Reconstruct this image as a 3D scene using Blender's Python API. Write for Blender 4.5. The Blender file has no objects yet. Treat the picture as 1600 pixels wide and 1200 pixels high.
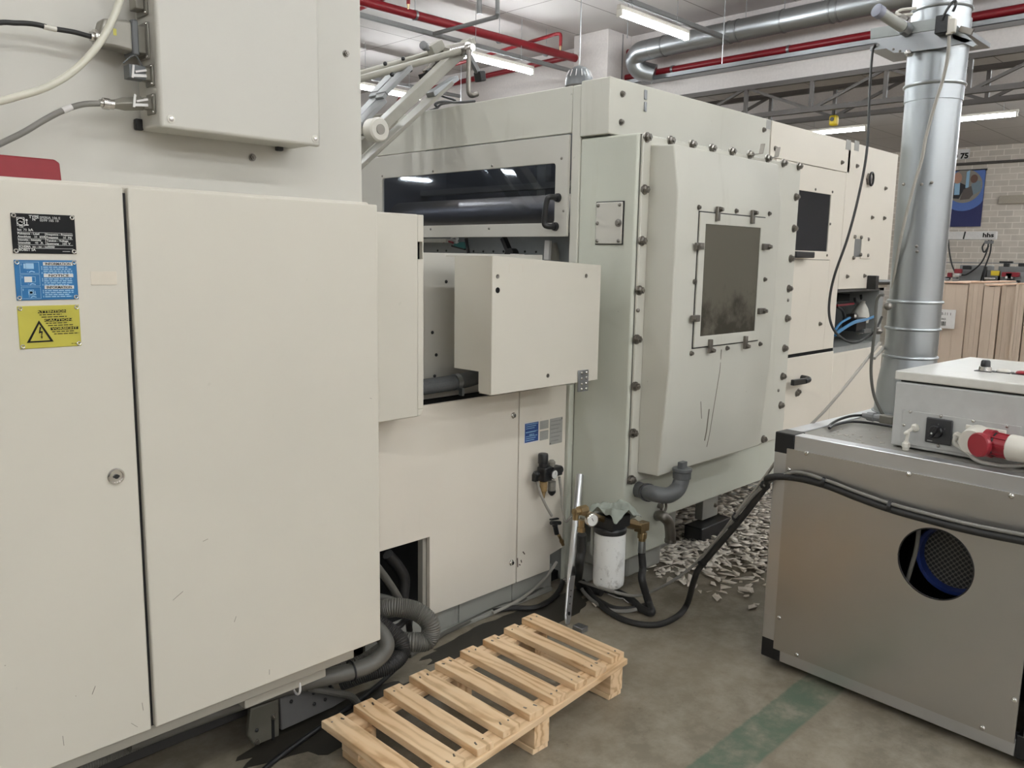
import bpy, bmesh, math, random
from mathutils import Vector, Matrix, noise
random.seed(7)
scene = bpy.context.scene
COL = scene.collection
V = Vector

# ------------------------------------------------------------------ camera
# world: X runs along the machine (to the right, away), Y goes into the machine, Z is up
FPX = 1288.3; PIT = math.radians(8.739); ROL = math.radians(0.969); YAW = math.radians(44.223); HC = 1.5
fw = V((math.cos(YAW), math.sin(YAW), 0)); rt = V((math.sin(YAW), -math.cos(YAW), 0)); up = V((0, 0, 1))
fw2 = math.cos(PIT)*fw - math.sin(PIT)*up; up2 = math.cos(PIT)*up + math.sin(PIT)*fw
rt3 = math.cos(ROL)*rt + math.sin(ROL)*up2; up3 = math.cos(ROL)*up2 - math.sin(ROL)*rt
cd = bpy.data.cameras.new('camera'); cam = bpy.data.objects.new('camera', cd); COL.objects.link(cam)
cam.matrix_world = Matrix(((rt3.x, up3.x, -fw2.x, 0), (rt3.y, up3.y, -fw2.y, 0), (rt3.z, up3.z, -fw2.z, HC), (0, 0, 0, 1)))
cd.sensor_width = 36; cd.lens = FPX*36/1600; cd.clip_start = .05; cd.clip_end = 200
scene.camera = cam
# ------------------------------------------------------------------ world, exposure
w = bpy.data.worlds.new('world'); scene.world = w; w.use_nodes = True
w.node_tree.nodes['Background'].inputs[0].default_value = (.8, .85, 1, 1)
w.node_tree.nodes['Background'].inputs[1].default_value = .1
scene.view_settings.view_transform = 'Standard'; scene.view_settings.look = 'None'
scene.view_settings.exposure = 0.0; scene.view_settings.gamma = 1; scene.view_settings.use_curve_mapping = False
LAMP_L = 77.0                                 # radiance of the bare fluorescent tubes (the hall's own lamps)
LAMP_C = (.965, 1.015, 1.045)

# ------------------------------------------------------------------ measuring helpers (points on real planes)
def ray(x, y): return rt3*((x-800)/FPX) - up3*((y-600)/FPX) + fw2
def onX(x, y, X): d = ray(x, y); t = X/d.x; return V((X, d.y*t, HC+d.z*t))
def onY(x, y, Y): d = ray(x, y); t = Y/d.y; return V((d.x*t, Y, HC+d.z*t))
def onZ(x, y, Z): d = ray(x, y); t = (Z-HC)/d.z; return V((d.x*t, d.y*t, Z))

# ------------------------------------------------------------------ materials
def nodes(name):
    m = bpy.data.materials.new(name); m.use_nodes = True
    nt = m.node_tree; return m, nt, nt.nodes['Principled BSDF']
def N(nt, t, **k):
    n = nt.nodes.new(t)
    for a, b in k.items():
        if a in n.inputs: n.inputs[a].default_value = b
        else: setattr(n, a, b)
    return n
def ramp(nt, fac, stops):
    r = nt.nodes.new('ShaderNodeValToRGB'); e = r.color_ramp.elements
    while len(e) < len(stops): e.new(.5)
    for i, (p, c) in enumerate(stops): e[i].position = p; e[i].color = (*c, 1) if len(c) == 3 else c
    nt.links.new(fac, r.inputs[0]); return r.outputs[0]
def mixc(nt, fac, a, b, mode='MIX'):
    n = nt.nodes.new('ShaderNodeMix'); n.data_type = 'RGBA'; n.blend_type = mode
    for s, v in ((n.inputs[0], fac), (n.inputs[6], a), (n.inputs[7], b)):
        if isinstance(v, (int, float)): s.default_value = v
        elif isinstance(v, tuple): s.default_value = (*v, 1)
        else: nt.links.new(v, s)
    return n.outputs[2]
def bump(nt, b, h, s, d=.01):
    n = nt.nodes.new('ShaderNodeBump'); n.inputs['Strength'].default_value = s; n.inputs['Distance'].default_value = d
    nt.links.new(h, n.inputs['Height']); nt.links.new(n.outputs[0], b.inputs['Normal'])
def geo(nt): return nt.nodes.new('ShaderNodeNewGeometry').outputs['Position']
def noi(nt, vec, sc, det=4, rough=.55, scale=None):
    if scale is not None:
        mp = N(nt, 'ShaderNodeMapping'); mp.inputs['Scale'].default_value = scale; nt.links.new(vec, mp.inputs[0]); vec = mp.outputs[0]
    n = N(nt, 'ShaderNodeTexNoise', Scale=sc, Detail=det, Roughness=rough); nt.links.new(vec, n.inputs['Vector']); return n.outputs[0]
def plain(name, c, rough=.5, metal=0, spec=None):
    m, nt, b = nodes(name); b.inputs['Base Color'].default_value = (*c, 1)
    b.inputs['Roughness'].default_value = rough; b.inputs['Metallic'].default_value = metal
    p = geo(nt); n = noi(nt, p, 25, 3)
    cc = mixc(nt, ramp(nt, n, [(.35, (0, 0, 0)), (.7, (1, 1, 1))]), tuple(x*.93 for x in c), c)
    nt.links.new(cc, b.inputs['Base Color']); return m
def paint(name, c, dirt=.25, dirtc=(.30, .27, .20), rough=.42, streak=True):
    m, nt, b = nodes(name); p = geo(nt)
    big = noi(nt, p, 1.6, 4); st = noi(nt, p, 6, 5, .65, (1, 1, .12)); fine = noi(nt, p, 60, 2)
    c1 = mixc(nt, ramp(nt, big, [(.3, (0, 0, 0)), (.75, (1, 1, 1))]), c, tuple(x*.95 for x in c))
    f = ramp(nt, st, [(.60, (0, 0, 0)), (.82, (dirt,)*3)])
    c2 = mixc(nt, f, c1, dirtc) if streak else c1
    sp = ramp(nt, noi(nt, p, 34, 2, .5), [(.76, (0, 0, 0)), (.80, (dirt*.9,)*3)])
    c3 = mixc(nt, sp, c2, (.16, .14, .11))
    nt.links.new(c3, b.inputs['Base Color']); b.inputs['Roughness'].default_value = rough
    bump(nt, b, fine, .04, .002); return m
def metal(name, c, rough=.3, brush=None, var=.08):
    m, nt, b = nodes(name); p = geo(nt); b.inputs['Metallic'].default_value = 1
    n = noi(nt, p, 8, 5, .6, brush or (1, 1, 1)); n2 = noi(nt, p, 2.2, 3)
    nt.links.new(mixc(nt, n2, tuple(x*(1-var*1.6) for x in c), c), b.inputs['Base Color'])
    nt.links.new(ramp(nt, n, [(.25, (rough*.9,)*3), (.75, (rough*1.12,)*3)]), b.inputs['Roughness']); return m
M = {}
M['cream'] = paint('cabinet_cream_paint', (.60, .565, .485), .10, streak=False)
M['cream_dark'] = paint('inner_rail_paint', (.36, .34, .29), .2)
M['panel'] = paint('plate_paint', (.545, .525, .47), .10, streak=False)
M['machine'] = paint('machine_white_paint', (.60, .575, .50), .30)
M['warm'] = paint('warm_white_paint', (.72, .665, .575), .16)
M['green'] = paint('press_side_paint', (.56, .57, .49), .45, (.40, .36, .22))
M['cover'] = paint('cover_paint', (.585, .57, .50), .35)
M['dirty'] = paint('grimy_plinth_paint', (.30, .30, .27), .85, (.14, .13, .11))
M['interior'] = plain('interior_grey_paint', (.27, .28, .27), .5)
M['black'] = plain('black_plastic', (.012, .012, .013), .38)
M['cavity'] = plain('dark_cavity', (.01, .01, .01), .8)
M['rubber'] = plain('black_rubber', (.02, .019, .018), .55)
M['greyrubber'] = plain('grey_hose_rubber', (.10, .096, .083), .5)
M['greyplastic'] = plain('grey_pvc', (.115, .12, .122), .42)
M['greycable'] = plain('grey_cable', (.21, .20, .18), .5)
M['palecable'] = plain('pale_grey_cable', (.36, .34, .30), .5)
M['whiteplastic'] = plain('white_plastic', (.66, .63, .56), .35)
M['connector'] = plain('die_cast_connector', (.25, .235, .20), .4, .3)
M['steel'] = metal('bright_steel', (.62, .60, .57), .25)
M['bolt'] = metal('dull_bolt_steel', (.27, .25, .225), .42)
M['chrome'] = metal('chrome', (.75, .73, .70), .12)
M['alu'] = metal('brushed_aluminium_sheet', (.62, .605, .585), .36, (1, 1, 1.5))
M['profile'] = metal('aluminium_profile', (.74, .745, .76), .40, (1, 1, 6))
M['galv'] = metal('galvanised_steel', (.46, .485, .50), .36, (3, 3, .25), .10)
M['damperface'] = plain('pale_zinc_sheet', (.36, .38, .37), .4, .3)
M['galvdull'] = metal('dull_galvanised_steel', (.36, .37, .38), .42)
M['greymetal'] = plain('grey_painted_steel', (.20, .20, .20), .45, .2)
M['frame'] = plain('frame_beige_paint', (.31, .295, .25), .4)
M['truss'] = plain('truss_brown_grey_paint', (.085, .074, .066), .5)
M['red'] = plain('red_pipe_paint', (.235, .010, .017), .35)
M['redplastic'] = plain('red_plastic', (.29, .017, .028), .35)
M['brass'] = metal('brass', (.42, .31, .17), .35)
M['bluehose'] = plain('blue_hose', (.05, .20, .40), .35)
M['teal'] = plain('teal_circuit', (.02, .16, .15), .4)
M['bluemetal'] = plain('blue_enamel', (.006, .018, .10), .35)
M['yellow'] = plain('yellow_plastic', (.75, .55, .02), .4)
M['rag'] = plain('grey_green_rag', (.25, .27, .235), .9)
M['blueplate'] = plain('blue_plate', (.010, .135, .33), .4)
M['bluestick'] = plain('dark_blue_sticker', (.02, .06, .22), .4)
M['yellowplate'] = plain('yellow_plate', (.47, .42, .055), .4)
M['blackplate'] = plain('black_plate', (.012, .012, .013), .4)
M['ink'] = plain('black_ink', (.015, .014, .012), .6)
M['print'] = plain('white_print', (.66, .66, .63), .5)
M['greyprint'] = plain('grey_print', (.28, .28, .26), .5)
M['lightblue'] = plain('pale_blue_print', (.30, .50, .68), .5)
M['faded'] = plain('faded_sticker', (.64, .58, .48), .6)
M['greytag'] = plain('grey_tag', (.33, .325, .30), .5)
M['paper'] = plain('white_paper', (.72, .70, .68), .7)
M['scrap'] = plain('paper_scrap', (.74, .67, .585), .8)
M['amber'] = plain('amber_bowl', (.30, .20, .09), .25)
M['clearbowl'] = plain('smoky_bowl', (.20, .19, .165), .2)
M['ceil'] = None
def mk_glass(name, c, a=.5, rough=.03):
    m, nt, b = nodes(name)
    tr = N(nt, 'ShaderNodeBsdfTransparent'); tr.inputs[0].default_value = (*c, 1)
    gl = N(nt, 'ShaderNodeBsdfGlossy'); gl.inputs['Roughness'].default_value = rough; gl.inputs[0].default_value = (.9, .95, 1, 1)
    fr = N(nt, 'ShaderNodeFresnel', IOR=1.8); mx = N(nt, 'ShaderNodeMixShader')
    gm = nt.nodes.new('ShaderNodeNewGeometry'); iv = N(nt, 'ShaderNodeMath', operation='SUBTRACT'); iv.inputs[0].default_value = 1; nt.links.new(gm.outputs['Backfacing'], iv.inputs[1])
    mu = N(nt, 'ShaderNodeMath', operation='MULTIPLY'); nt.links.new(fr.outputs[0], mu.inputs[0]); nt.links.new(iv.outputs[0], mu.inputs[1])
    nt.links.new(mu.outputs[0], mx.inputs[0]); nt.links.new(tr.outputs[0], mx.inputs[1]); nt.links.new(gl.outputs[0], mx.inputs[2])
    nt.links.new(mx.outputs[0], nt.nodes['Material Output'].inputs[0]); return m
M['smoked'] = mk_glass('smoked_window', (.56, .58, .63))
M['smoked2'] = mk_glass('dark_smoked_window', (.5, .51, .55))
def mk_dirtyglass():
    m, nt, b = nodes('oily_inspection_glass'); p = geo(nt)
    n = noi(nt, p, 9, 6, .65); n2 = noi(nt, p, 3.0, 2)
    sep = N(nt, 'ShaderNodeSeparateXYZ'); nt.links.new(p, sep.inputs[0])
    mr = N(nt, 'ShaderNodeMapRange'); mr.inputs[1].default_value = 1.62; mr.inputs[2].default_value = 1.2; nt.links.new(sep.outputs[2], mr.inputs[0])
    mx_ = N(nt, 'ShaderNodeMath', operation='MULTIPLY_ADD'); nt.links.new(n, mx_.inputs[0]); mx_.inputs[1].default_value = 1.3; mx_.inputs[2].default_value = -.15
    mu = N(nt, 'ShaderNodeMath', operation='MULTIPLY'); nt.links.new(mx_.outputs[0], mu.inputs[0]); nt.links.new(mr.outputs[0], mu.inputs[1])
    nt.links.new(ramp(nt, mu.outputs[0], [(.30, (.115, .105, .082)), (.52, (.045, .04, .03))]), b.inputs['Base Color'])
    b.inputs['Roughness'].default_value = .3; return m
M['oilglass'] = mk_dirtyglass()
def mk_floor():
    m, nt, b = nodes('worn_concrete_floor'); p = geo(nt)
    n1 = noi(nt, p, .9, 6, .6); n2 = noi(nt, p, 7, 8, .7); n3 = noi(nt, p, 40, 4, .7)
    c = ramp(nt, n1, [(.3, (.14, .12, .086)), (.7, (.235, .20, .147))])
    c = mixc(nt, ramp(nt, n2, [(.42, (0, 0, 0)), (.64, (.75,)*3)]), c, (.32, .285, .225))
    c = mixc(nt, ramp(nt, n3, [(.62, (0, 0, 0)), (.75, (.4,)*3)]), c, (.05, .045, .035))
    sep = N(nt, 'ShaderNodeSeparateXYZ'); nt.links.new(p, sep.inputs[0])
    # worn green walkway line
    ad = N(nt, 'ShaderNodeMath', operation='MULTIPLY_ADD'); nt.links.new(n2, ad.inputs[0]); ad.inputs[1].default_value = .03; nt.links.new(sep.outputs[1], ad.inputs[2])
    g = ramp(nt, ad.outputs[0], [(0, (0, 0, 0)), (1, (1, 1, 1))])
    mr = N(nt, 'ShaderNodeMapRange'); nt.links.new(ad.outputs[0], mr.inputs[0]); mr.inputs[1].default_value = 1.0; mr.inputs[2].default_value = 1.3
    band = ramp(nt, mr.outputs[0], [(.20, (0, 0, 0)), (.23, (1, 1, 1)), (.67, (1, 1, 1)), (.70, (0, 0, 0))])
    wear = ramp(nt, n2, [(.42, (.85,)*3), (.66, (.2,)*3)])
    mm = mixc(nt, 1.0, band, wear, 'MULTIPLY')
    c = mixc(nt, mm, c, (.075, .125, .085))
    nt.links.new(c, b.inputs['Base Color'])
    nt.links.new(ramp(nt, n1, [(.3, (.30,)*3), (.7, (.48,)*3)]), b.inputs['Roughness'])
    bump(nt, b, n2, .08, .004); return m
M['floor'] = mk_floor()
def mk_wood():
    m, nt, b = nodes('raw_pine'); tc = N(nt, 'ShaderNodeTexCoord'); oi = N(nt, 'ShaderNodeObjectInfo')
    ad = N(nt, 'ShaderNodeVectorMath', operation='ADD'); nt.links.new(tc.outputs['Object'], ad.inputs[0])
    sc = N(nt, 'ShaderNodeVectorMath', operation='SCALE'); cb = N(nt, 'ShaderNodeCombineXYZ')
    for i in range(3): nt.links.new(oi.outputs['Random'], cb.inputs[i])
    nt.links.new(cb.outputs[0], sc.inputs[0]); sc.inputs['Scale'].default_value = 7; nt.links.new(sc.outputs[0], ad.inputs[1])
    mp = N(nt, 'ShaderNodeMapping'); mp.inputs['Scale'].default_value = (1, .16, 1); nt.links.new(ad.outputs[0], mp.inputs[0])
    wv = N(nt, 'ShaderNodeTexWave', Scale=9.0, Distortion=14.0, Detail=3.0); wv.inputs['Detail Scale'].default_value = 1.3
    nt.links.new(mp.outputs[0], wv.inputs['Vector'])
    n2 = noi(nt, ad.outputs[0], 5, 5, .6)
    c = ramp(nt, wv.outputs[0], [(.1, (.76, .56, .345)), (.62, (.70, .49, .28)), (.95, (.46, .275, .13))])
    c = mixc(nt, ramp(nt, n2, [(.35, (0, 0, 0)), (.7, (.7,)*3)]), c, (.80, .615, .40))
    n3 = noi(nt, ad.outputs[0], 22, 4, .7); c = mixc(nt, ramp(nt, n3, [(.70, (0, 0, 0)), (.78, (.6,)*3)]), c, (.16, .095, .05))
    h = noi(nt, ad.outputs[0], 1, 1); c = mixc(nt, ramp(nt, h, [(.4, (0, 0, 0)), (.6, (.3,)*3)]), c, (.58, .36, .19))
    nt.links.new(c, b.inputs['Base Color']); b.inputs['Roughness'].default_value = .65; return m
M['wood'] = mk_wood()
def mk_brick():
    m, nt, b = nodes('concrete_block_wall'); p = geo(nt)
    mp = N(nt, 'ShaderNodeMapping'); mp.inputs['Rotation'].default_value = (0, 0, 0); nt.links.new(p, mp.inputs[0])
    sep = N(nt, 'ShaderNodeSeparateXYZ'); nt.links.new(p, sep.inputs[0]); cb = N(nt, 'ShaderNodeCombineXYZ')
    nt.links.new(sep.outputs[1], cb.inputs[0]); nt.links.new(sep.outputs[2], cb.inputs[1])
    br = N(nt, 'ShaderNodeTexBrick', Scale=1.0); br.inputs['Color1'].default_value = (.72, .645, .56, 1); br.inputs['Color2'].default_value = (.60, .54, .465, 1)
    br.inputs['Mortar'].default_value = (.84, .77, .69, 1); br.inputs['Mortar Size'].default_value = .014
    br.inputs['Brick Width'].default_value = .44; br.inputs['Row Height'].default_value = .19
    nt.links.new(cb.outputs[0], br.inputs['Vector'])
    nt.links.new(mixc(nt, .25, br.outputs[0], noi(nt, p, 3, 5), 'MULTIPLY'), b.inputs['Base Color']); b.inputs['Roughness'].default_value = .85
    bump(nt, b, br.outputs[1], -.4, .01); return m
M['brick'] = mk_brick()
def mk_ceil():
    m, nt, b = nodes('ceiling_panels'); p = geo(nt)
    br = N(nt, 'ShaderNodeTexBrick', Scale=1.0); br.offset = 0
    br.inputs['Color1'].default_value = (.60, .565, .55, 1); br.inputs['Color2'].default_value = (.57, .54, .525, 1)
    br.inputs['Mortar'].default_value = (.22, .20, .19, 1); br.inputs['Mortar Size'].default_value = .012; br.inputs['Mortar Smooth'].default_value = .4
    br.inputs['Brick Width'].default_value = 2.4; br.inputs['Row Height'].default_value = 1.2
    nt.links.new(p, br.inputs['Vector']); nt.links.new(br.outputs[0], b.inputs['Base Color']); b.inputs['Roughness'].default_value = .8; return m
M['ceil'] = mk_ceil()
M['wall'] = plain('white_wall_paint', (.70, .655, .63), .75)
M['fargrey'] = plain('far_grey_steel', (.27, .275, .275), .5)
def mk_card():
    m, nt, b = nodes('brown_cardboard'); p = geo(nt)
    n = noi(nt, p, 90, 3, .6, (1, 1, .04)); n2 = noi(nt, p, 2, 3)
    c = mixc(nt, n2, (.54, .43, .335), (.58, .475, .385)); c = mixc(nt, ramp(nt, n, [(.5, (0, 0, 0)), (.75, (.18,)*3)]), c, (.45, .35, .27))
    nt.links.new(c, b.inputs['Base Color']); b.inputs['Roughness'].default_value = .8; return m
M['card'] = mk_card()
def emit(name, c, s):
    m, nt, b = nodes(name); b.inputs['Emission Color'].default_value = (*c, 1); b.inputs['Emission Strength'].default_value = s
    b.inputs['Base Color'].default_value = (.8, .8, .8, 1); return m
M['tube'] = emit('lit_tube', LAMP_C, LAMP_L)

for k in ('blackplate', 'ink', 'cavity', 'oilglass'):
    M[k].node_tree.nodes['Principled BSDF'].inputs['Specular IOR Level'].default_value = .15
# ------------------------------------------------------------------ mesh builder
def frame_of(d):
    d = d.normalized(); a = V((0, 0, 1)) if abs(d.z) < .95 else V((1, 0, 0))
    u = d.cross(a).normalized(); return u, d.cross(u).normalized()
def spline(pts, n=8):
    P = [V(p) for p in pts]
    if len(P) < 3: return P
    P = [2*P[0]-P[1]] + P + [2*P[-1]-P[-2]]; out = []
    for i in range(1, len(P)-2):
        for k in range(n):
            t = k/n; a, b, c, d = P[i-1:i+3]
            out.append(.5*((2*b)+(c-a)*t+(2*a-5*b+4*c-d)*t*t+(3*b-a-3*c+d)*t**3))
    out.append(P[-2]); return out
class MB:
    def __init__(s): s.bm = bmesh.new()
    def face(s, pts): s.bm.faces.new([s.bm.verts.new(p) for p in pts]); return s
    def box(s, x0, x1, y0, y1, z0, z1):
        return s.obox(Matrix.Translation(((x0+x1)/2, (y0+y1)/2, (z0+z1)/2)), abs(x1-x0), abs(y1-y0), abs(z1-z0))
    def obox(s, m, sx, sy, sz):
        bmesh.ops.create_cube(s.bm, size=1, matrix=m @ Matrix.Diagonal((sx, sy, sz, 1))); return s
    def bar(s, a, b, wd, ht, upv=(0, 0, 1)):
        a, b = V(a), V(b); d = b-a; y = d.normalized(); x = y.cross(V(upv)).normalized(); z = x.cross(y)
        m = Matrix(((x.x, y.x, z.x, 0), (x.y, y.y, z.y, 0), (x.z, y.z, z.z, 0), (0, 0, 0, 1))); m.translation = (a+b)/2
        return s.obox(m, wd, d.length, ht)
    def loft(s, rings, cap=True):
        vs = [[s.bm.verts.new(p) for p in r] for r in rings]; n = len(vs[0])
        for a, b in zip(vs, vs[1:]):
            for i in range(n): s.bm.faces.new((a[i], a[(i+1) % n], b[(i+1) % n], b[i]))
        if cap: s.bm.faces.new(vs[0][::-1]); s.bm.faces.new(vs[-1])
        return s
    def lathe(s, a, axis, prof, seg=20, cap=True):      # prof: (distance along axis, radius)
        a = V(a); d = V(axis).normalized(); u, v = frame_of(d)
        return s.loft([[a+d*h+(u*math.cos(2*math.pi*i/seg)+v*math.sin(2*math.pi*i/seg))*max(r, 1e-4) for i in range(seg)] for h, r in prof], cap)
    def cyl(s, a, b, r, r2=None, seg=18):
        a, b = V(a), V(b); return s.lathe(a, b-a, [(0, r), ((b-a).length, r if r2 is None else r2)], seg)
    def tube(s, pts, r, seg=10, n=8, smooth=True, rf=None):
        P = spline(pts, n) if smooth else [V(p) for p in pts]; rings = []; u = None
        for i, p in enumerate(P):
            d = (P[min(i+1, len(P)-1)]-P[max(i-1, 0)]).normalized()
            if u is None: u = frame_of(d)[0]
            u = (u-d*u.dot(d)).normalized(); v = d.cross(u); rr = r if rf is None else rf(i)
            rings.append([p+(u*math.cos(2*math.pi*k/seg)+v*math.sin(2*math.pi*k/seg))*rr for k in range(seg)])
        return s.loft(rings)
    def ball(s, c, r, sc=(1, 1, 1), seg=16):
        bmesh.ops.create_uvsphere(s.bm, u_segments=seg, v_segments=seg//2, radius=r, matrix=Matrix.Translation(c) @ Matrix.Diagonal((*sc, 1))); return s
    def prism(s, pts, ext):
        e = V(ext); return s.loft([[V(p) for p in pts], [V(p)+e for p in pts]])
    def hole(s, outer, inner, ext):       # plate with a hole; outer and inner have equally many points
        e = V(ext); L = [[s.bm.verts.new(V(p)+k) for p in q] for k in (V((0, 0, 0)), e) for q in (outer, inner)]; n = len(outer)
        o0, i0, o1, i1 = L
        for k in range(n):
            j = (k+1) % n
            for q in ((o0[k], o0[j], i0[j], i0[k]), (o1[k], i1[k], i1[j], o1[j]), (o0[k], o1[k], o1[j], o0[j]), (i0[k], i0[j], i1[j], i1[k])): s.bm.faces.new(q)
        return s
    def text(s, body, o, right, upv, size, depth=.0004, align='LEFT', sx=1.0, bold=0):
        cu = bpy.data.curves.new('t', 'FONT'); cu.body = body; cu.size = size; cu.extrude = depth; cu.align_x = align; cu.resolution_u = 2; cu.offset = bold
        ob = bpy.data.objects.new('t', cu); COL.objects.link(ob)
        me = bpy.data.meshes.new_from_object(ob.evaluated_get(bpy.context.evaluated_depsgraph_get()))
        x = V(right).normalized(); y = V(upv).normalized(); z = x.cross(y); o = V(o)
        vs = [s.bm.verts.new(o+x*v.co.x*sx+y*v.co.y+z*(v.co.z+depth)) for v in me.vertices]
        for p in me.polygons:
            try: s.bm.faces.new([vs[i] for i in p.vertices])
            except ValueError: pass
        bpy.data.objects.remove(ob); bpy.data.curves.remove(cu); bpy.data.meshes.remove(me); return s
    def build(s, name, mat, parent=None, bevel=0, seg=2, angle=35, recalc=True):
        bm = s.bm
        if recalc: bmesh.ops.recalc_face_normals(bm, faces=bm.faces)
        mw = WM.get(parent.name) if parent else None
        if mw is not None: bm.transform(mw.inverted())
        me = bpy.data.meshes.new(name); bm.to_mesh(me); bm.free()
        me.materials.append(M[mat] if isinstance(mat, str) else mat)
        me.shade_smooth(); me.set_sharp_from_angle(angle=math.radians(angle))
        o = bpy.data.objects.new(name, me); COL.objects.link(o)
        if parent: o.parent = parent; WM[o.name] = mw
        if bevel:
            b = o.modifiers.new('bevel', 'BEVEL'); b.width = bevel; b.segments = seg; b.limit_method = 'ANGLE'; b.harden_normals = False
        return o
WM = {}
def tag(o, label, cat, group=None, kind=None):
    if label: o['label'] = label
    if cat: o['category'] = cat
    if group: o['group'] = group
    if kind: o['kind'] = kind
    return o
def thing(name, label, cat, loc=(0, 0, 0), rz=0, group=None, local=False):
    """Empty at the thing's base; parts are given in world coordinates (or in its own when local)."""
    o = bpy.data.objects.new(name, None); COL.objects.link(o); o.location = loc; o.rotation_euler = (0, 0, rz); o.empty_display_size = .1
    WM[o.name] = Matrix.Identity(4) if local else Matrix.Translation(loc) @ Matrix.Rotation(rz, 4, 'Z')
    return tag(o, label, cat, group)
def single(mb, name, mat, label, cat, group=None, kind=None, bevel=0):
    return tag(mb.build(name, mat, None, bevel), label, cat, group, kind)
def struct(mb, name, mat, bevel=0): o = mb.build(name, mat, None, bevel); o['kind'] = 'structure'; return o
def copy_tree(o, parent=None):
    c = o.copy(); COL.objects.link(c)
    if parent: c.parent = parent
    for ch in list(o.children): copy_tree(ch, c)
    return c
def bolts(parent, pts, normal, r=.011, name='bolt', mat='bolt', h=None):
    """one bolt mesh (washer, hex head, threaded end), one object per bolt"""
    n = V(normal).normalized(); h = h or r*1.1; mb = MB()
    mb.lathe((0, 0, 0), n, [(-.004, r*1.25), (r*.3, r*1.25)], 16); mb.lathe((0, 0, 0), n, [(r*.3, r*.95), (h, r*.95)], 6); mb.lathe((0, 0, 0), n, [(h, r*.5), (h*1.35, r*.45)], 10)
    me = None
    for p in pts:
        q = WM[parent.name].inverted() @ V(p) if parent else V(p)
        if me is None: WMtmp = mb.bm; o = MB.build(mb, name, mat, None); me = o.data
        else: o = bpy.data.objects.new(name, me); COL.objects.link(o)
        o.parent = parent; o.location = q
    return
def screws(parent, pts, normal, r=.006, name='screw', mat='steel'):
    n = V(normal).normalized(); mb = MB(); mb.lathe((0, 0, 0), n, [(-.004, r), (r*.25, r), (r*.6, r*.75), (r*.75, r*.35)], 14); me = None
    for p in pts:
        q = WM[parent.name].inverted() @ V(p)
        if me is None: o = mb.build(name, mat, None); me = o.data
        else: o = bpy.data.objects.new(name, me); COL.objects.link(o)
        o.parent = parent; o.location = q
def arrow_lines(mb, x0, x1, z, y, hgt, n=1):
    """a line of unreadably small print as word-long strokes"""
    x = x0; rnd = random.Random(int(x0*1e5) ^ int(z*1e5))
    while x < x1:
        l = min(rnd.uniform(.004, .011)*n, x1-x); mb.box(x, x+l, y-.0006, y, z, z+hgt); x += l+.0018*n
# ==================================================================== THE HALL
CEIL = 5.27
struct(MB().box(-30, 30.2, -9, 34, -.2, 0), 'floor', 'floor')
struct(MB().box(-30, 30.2, -9, 34, CEIL, CEIL+.2), 'ceiling', 'ceil')
struct(MB().box(12, 12.3, -9, 34, 4.175, CEIL).box(12, 12.3, 8.96, 34, 0, 4.175), 'wall_back', 'wall')
struct(MB().box(11.35, 12, 8.96, 9.70, 0, CEIL), 'trim_1', 'wall', .01)
struct(MB().box(30, 30.3, -9, 34, 0, CEIL), 'wall_far', 'brick')
struct(MB().box(-30, 30.2, 33.7, 34, 0, CEIL), 'wall_left', 'wall')
struct(MB().box(-30, 30.2, -9, -8.7, 0, CEIL), 'wall_right', 'wall')
struct(MB().box(-30, -29.7, -9, 34, 0, CEIL), 'wall_front', 'wall')
# soffit beam over the far bay
struct(MB().box(18.6, 19.0, -9, 33.7, 4.75, CEIL), 'trim_2', 'wall')

# ---------------------------------------------------------------- ceiling lamps
def lamp(label, group=None, along='x', power=1.0):
    t = thing('ceiling_lamp', label, 'lamp', (0, 0, 0), 0, group, True)
    MB().box(-.78, .78, -.03, .03, .03, .085).build('lamp_housing', 'whiteplastic', t, .006)
    MB().cyl((-.74, 0, -.012), (.74, 0, -.012), .038, seg=8).build('lamp_tube', 'tube', t)
    for x in (-.755, .755): MB().box(x-.015, x+.015, -.04, .04, -.05, .035).build('lamp_holder', 'whiteplastic', t, .003)
    for x in (-.5, .5): MB().cyl((x, 0, .085), (x, 0, CEIL-4.5), .004, seg=6).build('hanger_wire', 'galvdull', t)
    return t
L0 = lamp('lit fluorescent tube lamp under a grey trunking rail, above the metal wall duct')
L0.location = (9.30, 6.58, 4.5)
spots = [((9.50, 9.65), 'lit fluorescent tube lamp beside the raised frame, in front of the red pipe', None),
         ((9.75, 12.83), 'lit fluorescent tube lamp seen through the raised frame, furthest left', None)]
hidden = 'ceiling lamps over the aisle and machines'
for X in (6.0, 2.9, -.2, -3.3, -6.4):
    for Y in (12.83, 9.65, 6.58, 3.5, -1.3, -4.4, -7.5):
        if (X, Y) in ((6.0, 12.83),) or (X < -3 and Y > 7): continue
        spots.append(((X, Y), None, hidden))
for Y in (3.5, -1.3, -4.4, -7.5): spots.append(((9.3, Y), None, hidden))
for (X, Y), lab, g in spots:
    c = copy_tree(L0); c.location = (X, Y, 4.5)
    c['label'] = lab or 'lit fluorescent tube lamp in a row over the machine aisle'
    if g: c['group'] = g
for px, lab in (((1500, 188, 1595, 180), 'lit tube lamp in the far bay, right of the vertical duct'), ((1270, 214, 1370, 202), 'lit tube lamp in the far bay above the machine end')):
    c = copy_tree(L0); a = onX(px[0], px[1], 20); b = onX(px[2], px[3], 20); c.location = (20, (a.y+b.y)/2+.25, 4.62); c.rotation_euler = (0, 0, math.pi/2)
    c['label'] = lab
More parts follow.
